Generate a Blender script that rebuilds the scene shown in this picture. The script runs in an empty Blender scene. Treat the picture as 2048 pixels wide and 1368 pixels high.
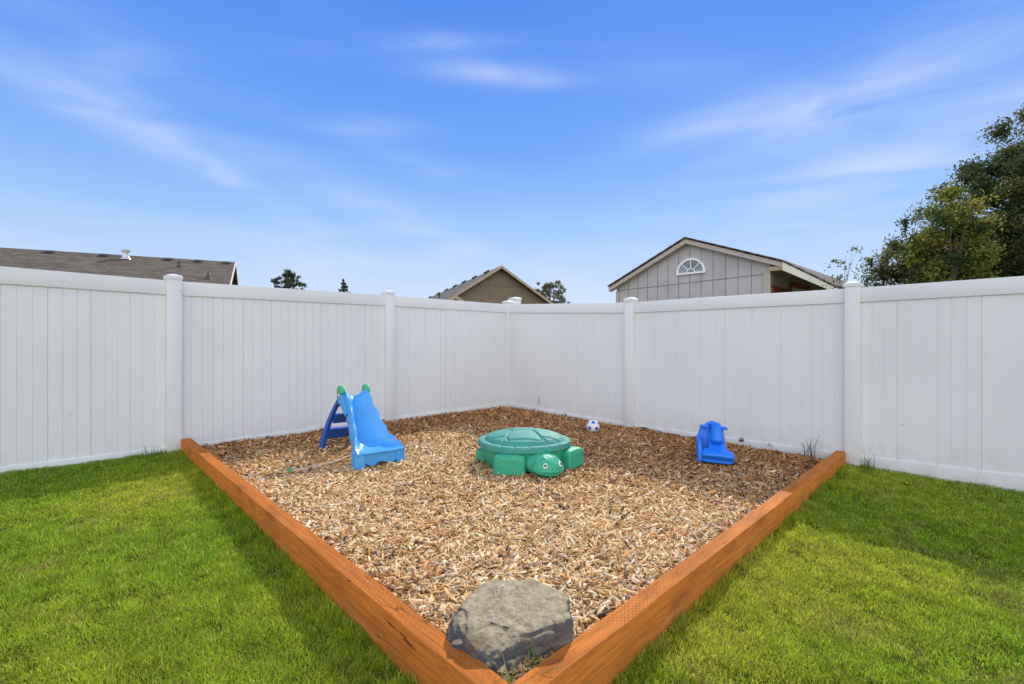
import bpy, bmesh, math, random
import numpy as np
from mathutils import Vector, Matrix, noise as mnoise
R = math.radians
rng = np.random.default_rng(7)
random.seed(7)
sc = bpy.context.scene
COL = sc.collection

# ------------------------------------------------------------------ camera
CAMZ = 1.2
cam = bpy.data.cameras.new('camera'); camo = bpy.data.objects.new('camera', cam); COL.objects.link(camo)
cam.sensor_width = 36; cam.lens = 982/2048*36; cam.clip_start = .05; cam.clip_end = 2000
camo.location = (0, 0, CAMZ); camo.rotation_euler = (R(90), 0, 0)
sc.camera = camo

# ------------------------------------------------------------------ sun + sky
SUN_AZ, SUN_EL = 21, 36.5
SUN_STRENGTH = 4.1
SKY_STRENGTH = 1.0
EXPOSURE = 0.05
S = Vector((math.sin(R(SUN_AZ))*math.cos(R(SUN_EL)), math.cos(R(SUN_AZ))*math.cos(R(SUN_EL)), math.sin(R(SUN_EL))))
sl = bpy.data.lights.new('sun', 'SUN'); sl.energy = SUN_STRENGTH; sl.angle = R(.6); sl.color = (1, .93, .83)
so = bpy.data.objects.new('sun', sl); COL.objects.link(so)
so.rotation_euler = (-S).to_track_quat('-Z', 'Y').to_euler(); so.location = S*30

world = bpy.data.worlds.new('World'); sc.world = world; world.use_nodes = True
def build_world():
    nt = world.node_tree; nt.nodes.clear(); L = nt.links
    N = lambda t: nt.nodes.new(t)
    out = N('ShaderNodeOutputWorld'); bg = N('ShaderNodeBackground'); bg.inputs[1].default_value = SKY_STRENGTH
    L.new(bg.outputs[0], out.inputs[0])
    tc = N('ShaderNodeTexCoord'); D = tc.outputs['Generated']
    def math_(op, a, b=None, c=None, clamp=False):
        n = N('ShaderNodeMath'); n.operation = op; n.use_clamp = clamp
        for i, v in enumerate((a, b, c)):
            if v is None: continue
            if isinstance(v, (int, float)): n.inputs[i].default_value = v
            else: L.new(v, n.inputs[i])
        return n.outputs[0]
    def dot(vec):
        n = N('ShaderNodeVectorMath'); n.operation = 'DOT_PRODUCT'; L.new(D, n.inputs[0]); n.inputs[1].default_value = vec
        return n.outputs['Value']
    def mix(f, a, b):
        n = N('ShaderNodeMix'); n.data_type = 'RGBA'
        if isinstance(f, (int, float)): n.inputs[0].default_value = f
        else: L.new(f, n.inputs[0])
        for i, v in ((6, a), (7, b)):
            if isinstance(v, tuple): n.inputs[i].default_value = v
            else: L.new(v, n.inputs[i])
        return n.outputs[2]
    sep = N('ShaderNodeSeparateXYZ'); L.new(D, sep.inputs[0])
    # elevation gradient
    cr = N('ShaderNodeValToRGB'); L.new(sep.outputs[2], cr.inputs[0]); e = cr.color_ramp.elements
    stops = [(0.0, (.68, .79, .97)), (.10, (.56, .71, .97)), (.22, (.34, .57, .96)), (.36, (.165, .39, .94)), (.50, (.10, .295, .90)), (.62, (.078, .25, .85)), (1.0, (.07, .22, .72))]
    e[0].position = stops[0][0]; e[0].color = (*stops[0][1], 1); e[1].position = 1; e[1].color = (*stops[-1][1], 1)
    for p, c in stops[1:-1]:
        k = e.new(p); k.color = (*c, 1)
    # the physical sky, same sun, gives part of the light
    sky = N('ShaderNodeTexSky'); sky.sky_type = 'NISHITA'; sky.sun_disc = False
    sky.sun_elevation = R(SUN_EL); sky.sun_rotation = R(SUN_AZ); sky.air_density = 1; sky.dust_density = 0.2; sky.ozone_density = 2
    skm = N('ShaderNodeVectorMath'); skm.operation = 'SCALE'; L.new(sky.outputs[0], skm.inputs[0]); skm.inputs['Scale'].default_value = .10
    base = mix(.08, cr.outputs[0], skm.outputs[0])
    # fine wisps
    mp = N('ShaderNodeMapping'); L.new(D, mp.inputs[0]); mp.inputs['Rotation'].default_value = (R(0), R(24), R(10)); mp.inputs['Scale'].default_value = (1.3, 1.5, 7)
    nz = N('ShaderNodeTexNoise'); L.new(mp.outputs[0], nz.inputs[0]); nz.inputs['Scale'].default_value = 2.4; nz.inputs['Detail'].default_value = 7; nz.inputs['Distortion'].default_value = .8; nz.inputs['Roughness'].default_value = .52
    wisp = math_('MULTIPLY_ADD', nz.outputs[0], 2.6, -.85, clamp=True)
    acc = None
    F = 982.
    # (px, py, length, thickness, tilt degrees (down to the right +), strength)
    blobs = [(140, 205, 300, 34, 19, .46), (430, 335, 330, 26, 27, .30), (230, 190, 90, 60, 10, .3), (820, 440, 420, 34, 20, .36), (1000, 150, 130, 20, 3, .62), (745, 260, 110, 24, -8, .5),
             (835, 322, 110, 22, 5, .45), (1480, 235, 190, 40, -4, .62), (1750, 180, 340, 60, -18, .38), (1850, 300, 360, 60, -14, .45), (860, 85, 180, 18, -6, .22),
             (10, 475, 90, 34, 12, .7), (560, 500, 900, 60, 4, .25), (1300, 480, 800, 80, 0, .22), (640, 555, 90, 18, 0, .35), (230, 90, 300, 40, 8, .2), (1880, 270, 380, 110, -14, .30), (1850, 60, 320, 60, -6, .14), (600, 60, 400, 50, -5, .10), (1300, 130, 200, 40, 10, .15)]
    for px, py, ln, th, ti, st in blobs:
        c = Vector(((px-1024)/F, 1, (684-py)/F)); q = c.length; c.normalize()
        right = Vector((0, 0, -1)).cross(c).normalized()*-1
        right = Vector((c.y, -c.x, 0)).normalized(); up = right.cross(c).normalized()
        if up.z < 0: up = -up
        a = right*math.cos(R(ti)) - up*math.sin(R(ti)); b = right*math.sin(R(ti)) + up*math.cos(R(ti))
        sa, sb = ln/F/q, th/F/q
        ua = dot(tuple(a/sa)); ub = dot(tuple(b/sb))
        r2 = math_('ADD', math_('MULTIPLY', ua, ua), math_('MULTIPLY', ub, ub))
        g = math_('EXPONENT', math_('MULTIPLY', r2, -1.0))
        g = math_('MULTIPLY', g, math_('GREATER_THAN', dot(tuple(c)), 0))
        g = math_('MULTIPLY', g, st)
        acc = g if acc is None else math_('ADD', acc, g)
    front = math_('MULTIPLY', acc, math_('MULTIPLY_ADD', wisp, .78, .12))
    # bright unseen cloud added as fill light in the sky behind the photographer
    mp2 = N('ShaderNodeMapping'); L.new(D, mp2.inputs[0]); mp2.inputs['Scale'].default_value = (1, 1.6, 2)
    n2 = N('ShaderNodeTexNoise'); L.new(mp2.outputs[0], n2.inputs[0]); n2.inputs['Scale'].default_value = 2.1; n2.inputs['Detail'].default_value = 6
    fill_veil = math_('MULTIPLY_ADD', n2.outputs[0], 2.2, -.55, clamp=True)
    back = math_('MULTIPLY_ADD', sep.outputs[1], -1.6, .15, clamp=True)
    vb = math_('MULTIPLY', fill_veil, back)
    col = mix(math_('MULTIPLY', front, 1.0, clamp=True), base, (.74, .83, 1.0, 1))
    col = mix(vb, col, (2.6, 2.5, 2.35, 1))
    L.new(col, bg.inputs[0])
build_world()
sc.view_settings.view_transform = 'Standard'; sc.view_settings.look = 'None'; sc.view_settings.gamma = 1
sc.view_settings.exposure = EXPOSURE
sc.cycles.max_bounces = 8

# ------------------------------------------------------------------ helpers
def tag(o, label=None, cat=None, group=None, kind=None):
    if label: o['label'] = label
    if cat: o['category'] = cat
    if group: o['group'] = group
    if kind: o['kind'] = kind
    return o
def empty(name, loc=(0, 0, 0), rz=0):
    o = bpy.data.objects.new(name, None); COL.objects.link(o); o.location = loc; o.rotation_euler = (0, 0, rz); o.empty_display_size = .1
    return o
def link(name, me, mat=None, parent=None, smooth=None):
    o = bpy.data.objects.new(name, me); COL.objects.link(o)
    if mat is not None: me.materials.append(mat)
    if parent is not None: o.parent = parent
    if smooth is not None:
        me.polygons.foreach_set('use_smooth', [True]*len(me.polygons))
        if smooth < 180:
            try: me.set_sharp_from_angle(angle=R(smooth))
            except Exception: pass
    return o
def np_mesh(name, co, faces_flat, loop_start, tint=None):
    me = bpy.data.meshes.new(name)
    me.vertices.add(len(co)); me.vertices.foreach_set('co', np.ascontiguousarray(co, dtype=np.float32).ravel())
    me.loops.add(len(faces_flat)); me.loops.foreach_set('vertex_index', np.ascontiguousarray(faces_flat, dtype=np.int32))
    me.polygons.add(len(loop_start)); me.polygons.foreach_set('loop_start', np.ascontiguousarray(loop_start, dtype=np.int32))
    me.update(calc_edges=True)
    if tint is not None:
        a = me.attributes.new('tint', 'FLOAT_COLOR', 'POINT')
        t = np.ones((len(co), 4), np.float32); t[:, :3] = tint
        a.data.foreach_set('color', t.ravel())
    return me
class MB:
    def __init__(s): s.v = []; s.f = []
    def add(s, vs, fs):
        b = len(s.v); s.v += [tuple(v) for v in vs]; s.f += [tuple(i+b for i in f) for f in fs]
    def box(s, c, d, M=None):
        x, y, z = d[0]/2, d[1]/2, d[2]/2
        vs = [Vector((a*x, b*y, e*z)) for a in (-1, 1) for b in (-1, 1) for e in (-1, 1)]
        if M is not None: vs = [M @ v for v in vs]
        vs = [v+Vector(c) for v in vs]
        s.add(vs, [(0, 1, 3, 2), (4, 6, 7, 5), (0, 4, 5, 1), (2, 3, 7, 6), (0, 2, 6, 4), (1, 5, 7, 3)])
    def hexa(s, p):   # 8 points: bottom 4 (ccw), top 4
        s.add(p, [(3, 2, 1, 0), (4, 5, 6, 7), (0, 1, 5, 4), (1, 2, 6, 5), (2, 3, 7, 6), (3, 0, 4, 7)])
    def prism(s, poly, d, org=(0, 0, 0)):   # poly: list of Vectors, extruded by vector d
        n = len(poly); p = [Vector(q)+Vector(org) for q in poly]; d = Vector(d)
        s.add(p+[q+d for q in p], [tuple(range(n))[::-1], tuple(range(n, 2*n))]+[(i, (i+1) % n, (i+1) % n+n, i+n) for i in range(n)])
    def tube(s, pts, rad, n=10, cap=True, sq=(1, 1)):
        pts = [Vector(p) for p in pts]; rad = rad if hasattr(rad, '__len__') else [rad]*len(pts)
        rings = []; up = Vector((0, 0, 1))
        for i, p in enumerate(pts):
            t = (pts[min(i+1, len(pts)-1)]-pts[max(i-1, 0)]).normalized()
            a = t.cross(up); a = a.normalized() if a.length > 1e-3 else Vector((1, 0, 0)); b = a.cross(t).normalized()
            rings.append([p+(a*math.cos(2*math.pi*k/n)*sq[0]+b*math.sin(2*math.pi*k/n)*sq[1])*rad[i] for k in range(n)])
        s.rings(rings, cap)
    def rings(s, rings, cap=True, closed=True):
        n = len(rings[0]); vs = [v for r in rings for v in r]; fs = []
        m = n if closed else n-1
        for i in range(len(rings)-1):
            for k in range(m):
                fs.append((i*n+k, i*n+(k+1) % n, (i+1)*n+(k+1) % n, (i+1)*n+k))
        if cap: fs.append(tuple(range(n))[::-1]); fs.append(tuple(range((len(rings)-1)*n, len(rings)*n)))
        s.add(vs, fs)
    def build(s, name, mat, parent=None, smooth=None, bevel=0, seg=2, sub=0, M=None, fixn=True):
        me = bpy.data.meshes.new(name); vs = s.v
        if M is not None: vs = [tuple(M @ Vector(v)) for v in vs]
        me.from_pydata(vs, [], s.f); me.update()
        if fixn or bevel:
            bm = bmesh.new(); bm.from_mesh(me)
            if bevel:
                bmesh.ops.remove_doubles(bm, verts=bm.verts, dist=1e-5)
            if fixn: bmesh.ops.recalc_face_normals(bm, faces=bm.faces)
            if bevel:
                ed = [e for e in bm.edges if len(e.link_faces) == 2 and e.calc_face_angle(0) > R(35)]
                bmesh.ops.bevel(bm, geom=ed, offset=bevel, segments=seg, affect='EDGES', profile=.6, clamp_overlap=True)
            bm.to_mesh(me); bm.free()
        o = link(name, me, mat, parent, smooth if smooth is not None else (50 if bevel else None))
        if sub:
            m = o.modifiers.new('sub', 'SUBSURF'); m.levels = sub; m.render_levels = sub
        return o
def vnoise(x, y, seed=0):
    xi = np.floor(x).astype(np.int64); yi = np.floor(y).astype(np.int64); fx = x-xi; fy = y-yi
    fx = fx*fx*(3-2*fx); fy = fy*fy*(3-2*fy)
    def h(a, b):
        n = (a*374761393 + b*668265263 + seed*974634777) & 0x7fffffff
        n = ((n ^ (n >> 13))*1274126177) & 0x7fffffff
        return ((n ^ (n >> 16)) & 0xffff)/65535.
    return (h(xi, yi)*(1-fx)+h(xi+1, yi)*fx)*(1-fy)+(h(xi, yi+1)*(1-fx)+h(xi+1, yi+1)*fx)*fy
def fbm(x, y, seed=0, o=4):
    s = 0; a = .5
    for i in range(o): s = s+a*vnoise(x*2**i+i*17.3, y*2**i+i*9.1, seed+i); a *= .5
    return s/(1-.5**o)

# ------------------------------------------------------------------ materials
def newmat(name):
    m = bpy.data.materials.new(name); m.use_nodes = True; nt = m.node_tree
    b = nt.nodes['Principled BSDF']; return m, nt, b
def nn(nt, t, **kw):
    n = nt.nodes.new(t)
    for k, v in kw.items(): setattr(n, k, v)
    return n
def noise_node(nt, scale, detail=4, coord='Object', stretch=None, rough=.5, dist=0):
    tc = nn(nt, 'ShaderNodeTexCoord'); n = nn(nt, 'ShaderNodeTexNoise')
    src = tc.outputs[coord]
    if stretch is not None:
        mp = nn(nt, 'ShaderNodeMapping'); mp.inputs['Scale'].default_value = stretch; nt.links.new(src, mp.inputs[0]); src = mp.outputs[0]
    nt.links.new(src, n.inputs[0]); n.inputs['Scale'].default_value = scale; n.inputs['Detail'].default_value = detail
    n.inputs['Roughness'].default_value = rough; n.inputs['Distortion'].default_value = dist
    return n.outputs[0]
def ramp(nt, src, stops):
    r = nn(nt, 'ShaderNodeValToRGB'); nt.links.new(src, r.inputs[0]); e = r.color_ramp.elements
    e[0].position, e[0].color = stops[0][0], (*stops[0][1], 1); e[1].position, e[1].color = stops[-1][0], (*stops[-1][1], 1)
    for p, c in stops[1:-1]:
        k = e.new(p); k.color = (*c, 1)
    return r.outputs[0]
def mixc(nt, f, a, b, mode='MIX'):
    n = nn(nt, 'ShaderNodeMix', data_type='RGBA', blend_type=mode)
    for i, v in ((0, f), (6, a), (7, b)):
        if isinstance(v, (int, float)): n.inputs[i].default_value = v
        elif isinstance(v, tuple): n.inputs[i].default_value = (*v, 1) if len(v) == 3 else v
        else: nt.links.new(v, n.inputs[i])
    return n.outputs[2]
def mth(nt, op, a, b=None, c=None, clamp=False):
    n = nn(nt, 'ShaderNodeMath', operation=op, use_clamp=clamp)
    for i, v in enumerate((a, b, c)):
        if v is None: continue
        if isinstance(v, (int, float)): n.inputs[i].default_value = v
        else: nt.links.new(v, n.inputs[i])
    return n.outputs[0]
def bump(nt, b, h, strength=.3, dist=.01):
    n = nn(nt, 'ShaderNodeBump'); n.inputs['Strength'].default_value = strength; n.inputs['Distance'].default_value = dist
    nt.links.new(h, n.inputs['Height']); nt.links.new(n.outputs[0], b.inputs['Normal'])
def plain(name, col, rough=.5, var=.12, scale=8, bs=.08, bscale=60, spec=.5, metal=0, sss=0, dist=.002):
    m, nt, b = newmat(name)
    n = noise_node(nt, scale, 5)
    lo = tuple(c*(1-var) for c in col); hi = tuple(min(1, c*(1+var)) for c in col)
    nt.links.new(ramp(nt, n, [(.3, lo), (.7, hi)]), b.inputs['Base Color'])
    b.inputs['Roughness'].default_value = rough; b.inputs['Metallic'].default_value = metal; b.inputs['Specular IOR Level'].default_value = spec
    if bs: bump(nt, b, noise_node(nt, bscale, 3), bs, dist)
    return m
def plastic(name, col, rough=.38, dust=.12, trans=0):
    m, nt, b = newmat(name)
    n = noise_node(nt, 5, 5); c = ramp(nt, n, [(.3, tuple(x*.92 for x in col)), (.7, tuple(min(1, x*1.06) for x in col))])
    d = ramp(nt, noise_node(nt, 14, 6, rough=.65), [(.48, (0, 0, 0)), (.75, (1, 1, 1))])
    c = mixc(nt, mth(nt, 'MULTIPLY', d, dust), c, (.42, .36, .29))
    nt.links.new(c, b.inputs['Base Color']); b.inputs['Roughness'].default_value = rough
    nt.links.new(mth(nt, 'MULTIPLY_ADD', d, .25, rough), b.inputs['Roughness'])
    bump(nt, b, noise_node(nt, 110, 2), .05, .001)
    if trans:
        tr = nn(nt, 'ShaderNodeBsdfTranslucent'); nt.links.new(c, tr.inputs[0]); mx = nn(nt, 'ShaderNodeMixShader'); mx.inputs[0].default_value = trans
        nt.links.new(b.outputs[0], mx.inputs[1]); nt.links.new(tr.outputs[0], mx.inputs[2]); nt.links.new(mx.outputs[0], nt.nodes['Material Output'].inputs[0])
    return m
def tintmat(name, rough=.7, trans=0, mul=(1, 1, 1), spec=.3):
    m, nt, b = newmat(name)
    a = nn(nt, 'ShaderNodeAttribute', attribute_name='tint')
    c = mixc(nt, 1.0, a.outputs[0], mul, 'MULTIPLY')
    c = mixc(nt, .25, c, ramp(nt, noise_node(nt, 90, 3), [(.3, (.3, .3, .3)), (.7, (.75, .75, .75))]), 'OVERLAY')
    nt.links.new(c, b.inputs['Base Color']); b.inputs['Roughness'].default_value = rough; b.inputs['Specular IOR Level'].default_value = spec
    if trans:
        tr = nn(nt, 'ShaderNodeBsdfTranslucent'); nt.links.new(c, tr.inputs[0]); mx = nn(nt, 'ShaderNodeMixShader'); mx.inputs[0].default_value = trans
        nt.links.new(b.outputs[0], mx.inputs[1]); nt.links.new(tr.outputs[0], mx.inputs[2]); nt.links.new(mx.outputs[0], nt.nodes['Material Output'].inputs[0])
    return m
def vinyl():
    m, nt, b = newmat('white_vinyl')
    big = noise_node(nt, 1.1, 4); fine = noise_node(nt, 9, 7, rough=.7)
    c = ramp(nt, big, [(.3, (.68, .70, .705)), (.7, (.73, .75, .75))])
    st = ramp(nt, noise_node(nt, 3, 6, stretch=(6, 6, .7), rough=.65), [(.55, (0, 0, 0)), (.8, (1, 1, 1))])
    c = mixc(nt, mth(nt, 'MULTIPLY', st, .12), c, (.52, .5, .46))
    # splash dirt near the ground
    tc = nn(nt, 'ShaderNodeTexCoord'); sp = nn(nt, 'ShaderNodeSeparateXYZ'); nt.links.new(tc.outputs['Object'], sp.inputs[0])
    low = mth(nt, 'MULTIPLY_ADD', sp.outputs[2], -3.2, 1.05, clamp=True)
    d = mth(nt, 'MULTIPLY', low, ramp(nt, fine, [(.42, (0, 0, 0)), (.72, (1, 1, 1))]))
    c = mixc(nt, mth(nt, 'MULTIPLY', d, .42), c, (.4, .33, .25))
    def sq_(out, c0, w_): 
        t = mth(nt, 'MULTIPLY', mth(nt, 'SUBTRACT', out, c0), 1/w_); return mth(nt, 'MULTIPLY', t, t)
    q2 = mth(nt, 'ADD', sq_(sp.outputs[0], .43, .022), sq_(sp.outputs[2], .25, .07)); q2 = mth(nt, 'ADD', q2, sq_(sp.outputs[1], 7.92, .2))
    c = mixc(nt, mth(nt, 'MULTIPLY', mth(nt, 'EXPONENT', mth(nt, 'MULTIPLY', q2, -1.)), .6), c, (.34, .27, .14))
    sp2 = ramp(nt, noise_node(nt, 16, 2), [(.735, (0, 0, 0)), (.76, (1, 1, 1))])
    c = mixc(nt, mth(nt, 'MULTIPLY', sp2, .3), c, (.3, .28, .25))
    nt.links.new(c, b.inputs['Base Color']); b.inputs['Roughness'].default_value = .5; b.inputs['Specular IOR Level'].default_value = .35
    bump(nt, b, noise_node(nt, 3, 2), .12, .01)
    return m
def timber_mat(name, seed, dashes=1.0, col=(.49, .156, .025)):
    m, nt, b = newmat(name)
    tc = nn(nt, 'ShaderNodeTexCoord'); mp = nn(nt, 'ShaderNodeMapping'); nt.links.new(tc.outputs['Object'], mp.inputs[0])
    mp.inputs['Location'].default_value = (seed, seed*2, 0)
    wob = nn(nt, 'ShaderNodeTexNoise'); nt.links.new(mp.outputs[0], wob.inputs[0]); wob.inputs['Scale'].default_value = 1.7; wob.inputs['Detail'].default_value = 2
    add = nn(nt, 'ShaderNodeVectorMath', operation='MULTIPLY_ADD'); nt.links.new(wob.outputs['Color'], add.inputs[0]); add.inputs[1].default_value = (.0, .07, .07); nt.links.new(mp.outputs[0], add.inputs[2])
    sc_ = nn(nt, 'ShaderNodeMapping'); nt.links.new(add.outputs[0], sc_.inputs[0]); sc_.inputs['Scale'].default_value = (.9, 62, 48)
    g = nn(nt, 'ShaderNodeTexNoise'); nt.links.new(sc_.outputs[0], g.inputs[0]); g.inputs['Scale'].default_value = 2; g.inputs['Detail'].default_value = 5; g.inputs['Roughness'].default_value = .6
    lo = tuple(x*.62 for x in col); hi = tuple(x*1.22 for x in col)
    c = ramp(nt, g.outputs[0], [(.3, lo), (.55, col), (.72, hi)])
    # knots
    km = nn(nt, 'ShaderNodeMapping'); nt.links.new(add.outputs[0], km.inputs[0]); km.inputs['Scale'].default_value = (2.4, 7, 7)
    vo = nn(nt, 'ShaderNodeTexVoronoi'); nt.links.new(km.outputs[0], vo.inputs[0]); vo.inputs['Scale'].default_value = 1.0
    kn = ramp(nt, vo.outputs['Distance'], [(.0, (1, 1, 1)), (.12, (.7, .7, .7)), (.30, (0, 0, 0))])
    c = mixc(nt, mth(nt, 'MULTIPLY', kn, .62), c, (.15, .05, .015))
    st = ramp(nt, noise_node(nt, 2.6, 7, rough=.68, stretch=(.6, 1.6, 1.6)), [(.44, (0, 0, 0)), (.68, (1, 1, 1))])
    c = mixc(nt, mth(nt, 'MULTIPLY', st, .5), c, (.27, .085, .02))
    fd = ramp(nt, noise_node(nt, 5, 6, rough=.7, stretch=(.35, 2, 2)), [(.56, (0, 0, 0)), (.74, (1, 1, 1))])
    c = mixc(nt, mth(nt, 'MULTIPLY', fd, .4), c, (.60, .30, .11))
    ck = nn(nt, 'ShaderNodeMapping'); nt.links.new(add.outputs[0], ck.inputs[0]); ck.inputs['Scale'].default_value = (.55, 9, 9)
    cn = nn(nt, 'ShaderNodeTexNoise'); nt.links.new(ck.outputs[0], cn.inputs[0]); cn.inputs['Scale'].default_value = 1.6; cn.inputs['Detail'].default_value = 3
    crk = mth(nt, 'LESS_THAN', mth(nt, 'ABSOLUTE', mth(nt, 'SUBTRACT', cn.outputs[0], .47)), .0045)
    crk = mth(nt, 'MULTIPLY', crk, ramp(nt, noise_node(nt, 2.1, 2), [(.5, (0, 0, 0)), (.6, (1, 1, 1))]))
    c = mixc(nt, mth(nt, 'MULTIPLY', crk, .8), c, (.07, .025, .01))
    # incising slits: staggered rows on the top face
    sp = nn(nt, 'ShaderNodeSeparateXYZ'); nt.links.new(tc.outputs['Object'], sp.inputs[0])
    v = mth(nt, 'MULTIPLY', sp.outputs[1], 95.); row = mth(nt, 'FLOOR', v); fv = mth(nt, 'FRACT', v)
    u = mth(nt, 'MULTIPLY_ADD', row, .37, mth(nt, 'MULTIPLY', sp.outputs[0], 34.)); fu = mth(nt, 'FRACT', u)
    wn = nn(nt, 'ShaderNodeTexWhiteNoise', noise_dimensions='2D'); cb = nn(nt, 'ShaderNodeCombineXYZ'); nt.links.new(mth(nt, 'FLOOR', u), cb.inputs[0]); nt.links.new(row, cb.inputs[1]); nt.links.new(cb.outputs[0], wn.inputs[0])
    dm = mth(nt, 'MULTIPLY', mth(nt, 'LESS_THAN', fu, .3), mth(nt, 'LESS_THAN', mth(nt, 'ABSOLUTE', mth(nt, 'SUBTRACT', fv, .5)), .15))
    dm = mth(nt, 'MULTIPLY', dm, mth(nt, 'GREATER_THAN', wn.outputs[0], .22))
    patch = ramp(nt, noise_node(nt, 1.4, 2), [(.36, (.15, .15, .15)), (.56, (1, 1, 1))])
    dm = mth(nt, 'MULTIPLY', dm, patch)
    ge = nn(nt, 'ShaderNodeNewGeometry'); sn = nn(nt, 'ShaderNodeSeparateXYZ'); nt.links.new(ge.outputs['Normal'], sn.inputs[0])
    dm = mth(nt, 'MULTIPLY', dm, mth(nt, 'GREATER_THAN', sn.outputs[2], .7))
    c = mixc(nt, mth(nt, 'MULTIPLY', dm, .75*dashes), c, (.13, .035, .01))
    # patchy dark brown low on the faces
    low = mth(nt, 'MULTIPLY_ADD', sp.outputs[2], -7., .75, clamp=True)
    low = mth(nt, 'MULTIPLY', low, ramp(nt, noise_node(nt, 6, 5), [(.35, (0, 0, 0)), (.65, (1, 1, 1))]))
    c = mixc(nt, mth(nt, 'MULTIPLY', low, .55), c, (.10, .075, .025))
    nt.links.new(c, b.inputs['Base Color']); b.inputs['Roughness'].default_value = .8; b.inputs['Specular IOR Level'].default_value = .12
    hh = mth(nt, 'SUBTRACT', mth(nt, 'SUBTRACT', g.outputs[0], dm), crk)
    bump(nt, b, hh, .45, .004)
    return m
def rock_mat():
    m, nt, b = newmat('basalt_rock')
    tc = nn(nt, 'ShaderNodeTexCoord')
    n1 = noise_node(nt, 7, 8, rough=.62); n2 = noise_node(nt, 38, 6, rough=.7); n3 = noise_node(nt, 3, 3)
    grey = ramp(nt, n1, [(.28, (.03, .032, .038)), (.5, (.085, .09, .105)), (.62, (.14, .13, .125)), (.75, (.28, .28, .30))])
    tan = ramp(nt, n2, [(.3, (.20, .15, .075)), (.5, (.36, .29, .165)), (.7, (.48, .42, .28))])
    # tan on upward-facing surfaces, dark grey on steep ones, a patchy boundary
    ge = nn(nt, 'ShaderNodeAttribute', attribute_name='up_facing')
    c = mixc(nt, mth(nt, 'MULTIPLY_ADD', n1, 1.6, mth(nt, 'MULTIPLY_ADD', ge.outputs['Fac'], 1.9, -1.45), clamp=True), grey, tan)
    rust = ramp(nt, noise_node(nt, 10, 5), [(.56, (0, 0, 0)), (.68, (1, 1, 1))])
    c = mixc(nt, mth(nt, 'MULTIPLY', rust, .35), c, (.24, .12, .06))
    nt.links.new(c, b.inputs['Base Color']); b.inputs['Roughness'].default_value = .85
    wv = nn(nt, 'ShaderNodeTexVoronoi', feature='DISTANCE_TO_EDGE'); wn_ = nn(nt, 'ShaderNodeMapping'); wn_.inputs['Rotation'].default_value = (.3, .5, .2); wn_.inputs['Scale'].default_value = (1, 1, 2.4)
    nzv = nn(nt, 'ShaderNodeTexNoise'); nt.links.new(tc.outputs['Object'], nzv.inputs[0]); nzv.inputs['Scale'].default_value = 8; nzv.inputs['Detail'].default_value = 4
    av = nn(nt, 'ShaderNodeVectorMath', operation='MULTIPLY_ADD'); nt.links.new(nzv.outputs['Color'], av.inputs[0]); av.inputs[1].default_value = (.12, .12, .12); nt.links.new(tc.outputs['Object'], av.inputs[2])
    nt.links.new(av.outputs[0], wn_.inputs[0]); nt.links.new(wn_.outputs[0], wv.inputs[0]); wv.inputs['Scale'].default_value = 5.5
    crk = mth(nt, 'MULTIPLY_ADD', wv.outputs['Distance'], -90., 1.0, clamp=True)
    crk = mth(nt, 'MULTIPLY', crk, ramp(nt, n3, [(.5, (0, 0, 0)), (.62, (1, 1, 1))]))
    c = mixc(nt, mth(nt, 'MULTIPLY', crk, .7), c, (.04, .035, .03)); nt.links.new(c, b.inputs['Base Color'])
    h = mth(nt, 'SUBTRACT', mth(nt, 'ADD', mth(nt, 'MULTIPLY', n1, 1.0), mth(nt, 'MULTIPLY', n2, .6)), crk)
    bump(nt, b, h, .8, .02)
    return m
def shingle_mat(name, c1, c2, scale=1.0):
    m, nt, b = newmat(name)
    tc = nn(nt, 'ShaderNodeTexCoord'); br = nn(nt, 'ShaderNodeTexBrick'); nt.links.new(tc.outputs['UV'], br.inputs[0])
    br.inputs['Color1'].default_value = (*c1, 1); br.inputs['Color2'].default_value = (*c2, 1); br.inputs['Mortar'].default_value = (*[x*.45 for x in c1], 1)
    br.inputs['Scale'].default_value = scale; br.inputs['Mortar Size'].default_value = .012; br.inputs['Brick Width'].default_value = .34; br.inputs['Row Height'].default_value = .145; br.inputs['Bias'].default_value = -.1
    n = noise_node(nt, 2.2, 6, rough=.7)
    c = mixc(nt, .5, br.outputs[0], ramp(nt, n, [(.3, (.3, .3, .3)), (.7, (.72, .7, .66))]), 'OVERLAY')
    nt.links.new(c, b.inputs['Base Color']); b.inputs['Roughness'].default_value = .9; bump(nt, b, br.outputs['Fac'], .6, -.01)
    return m
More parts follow.
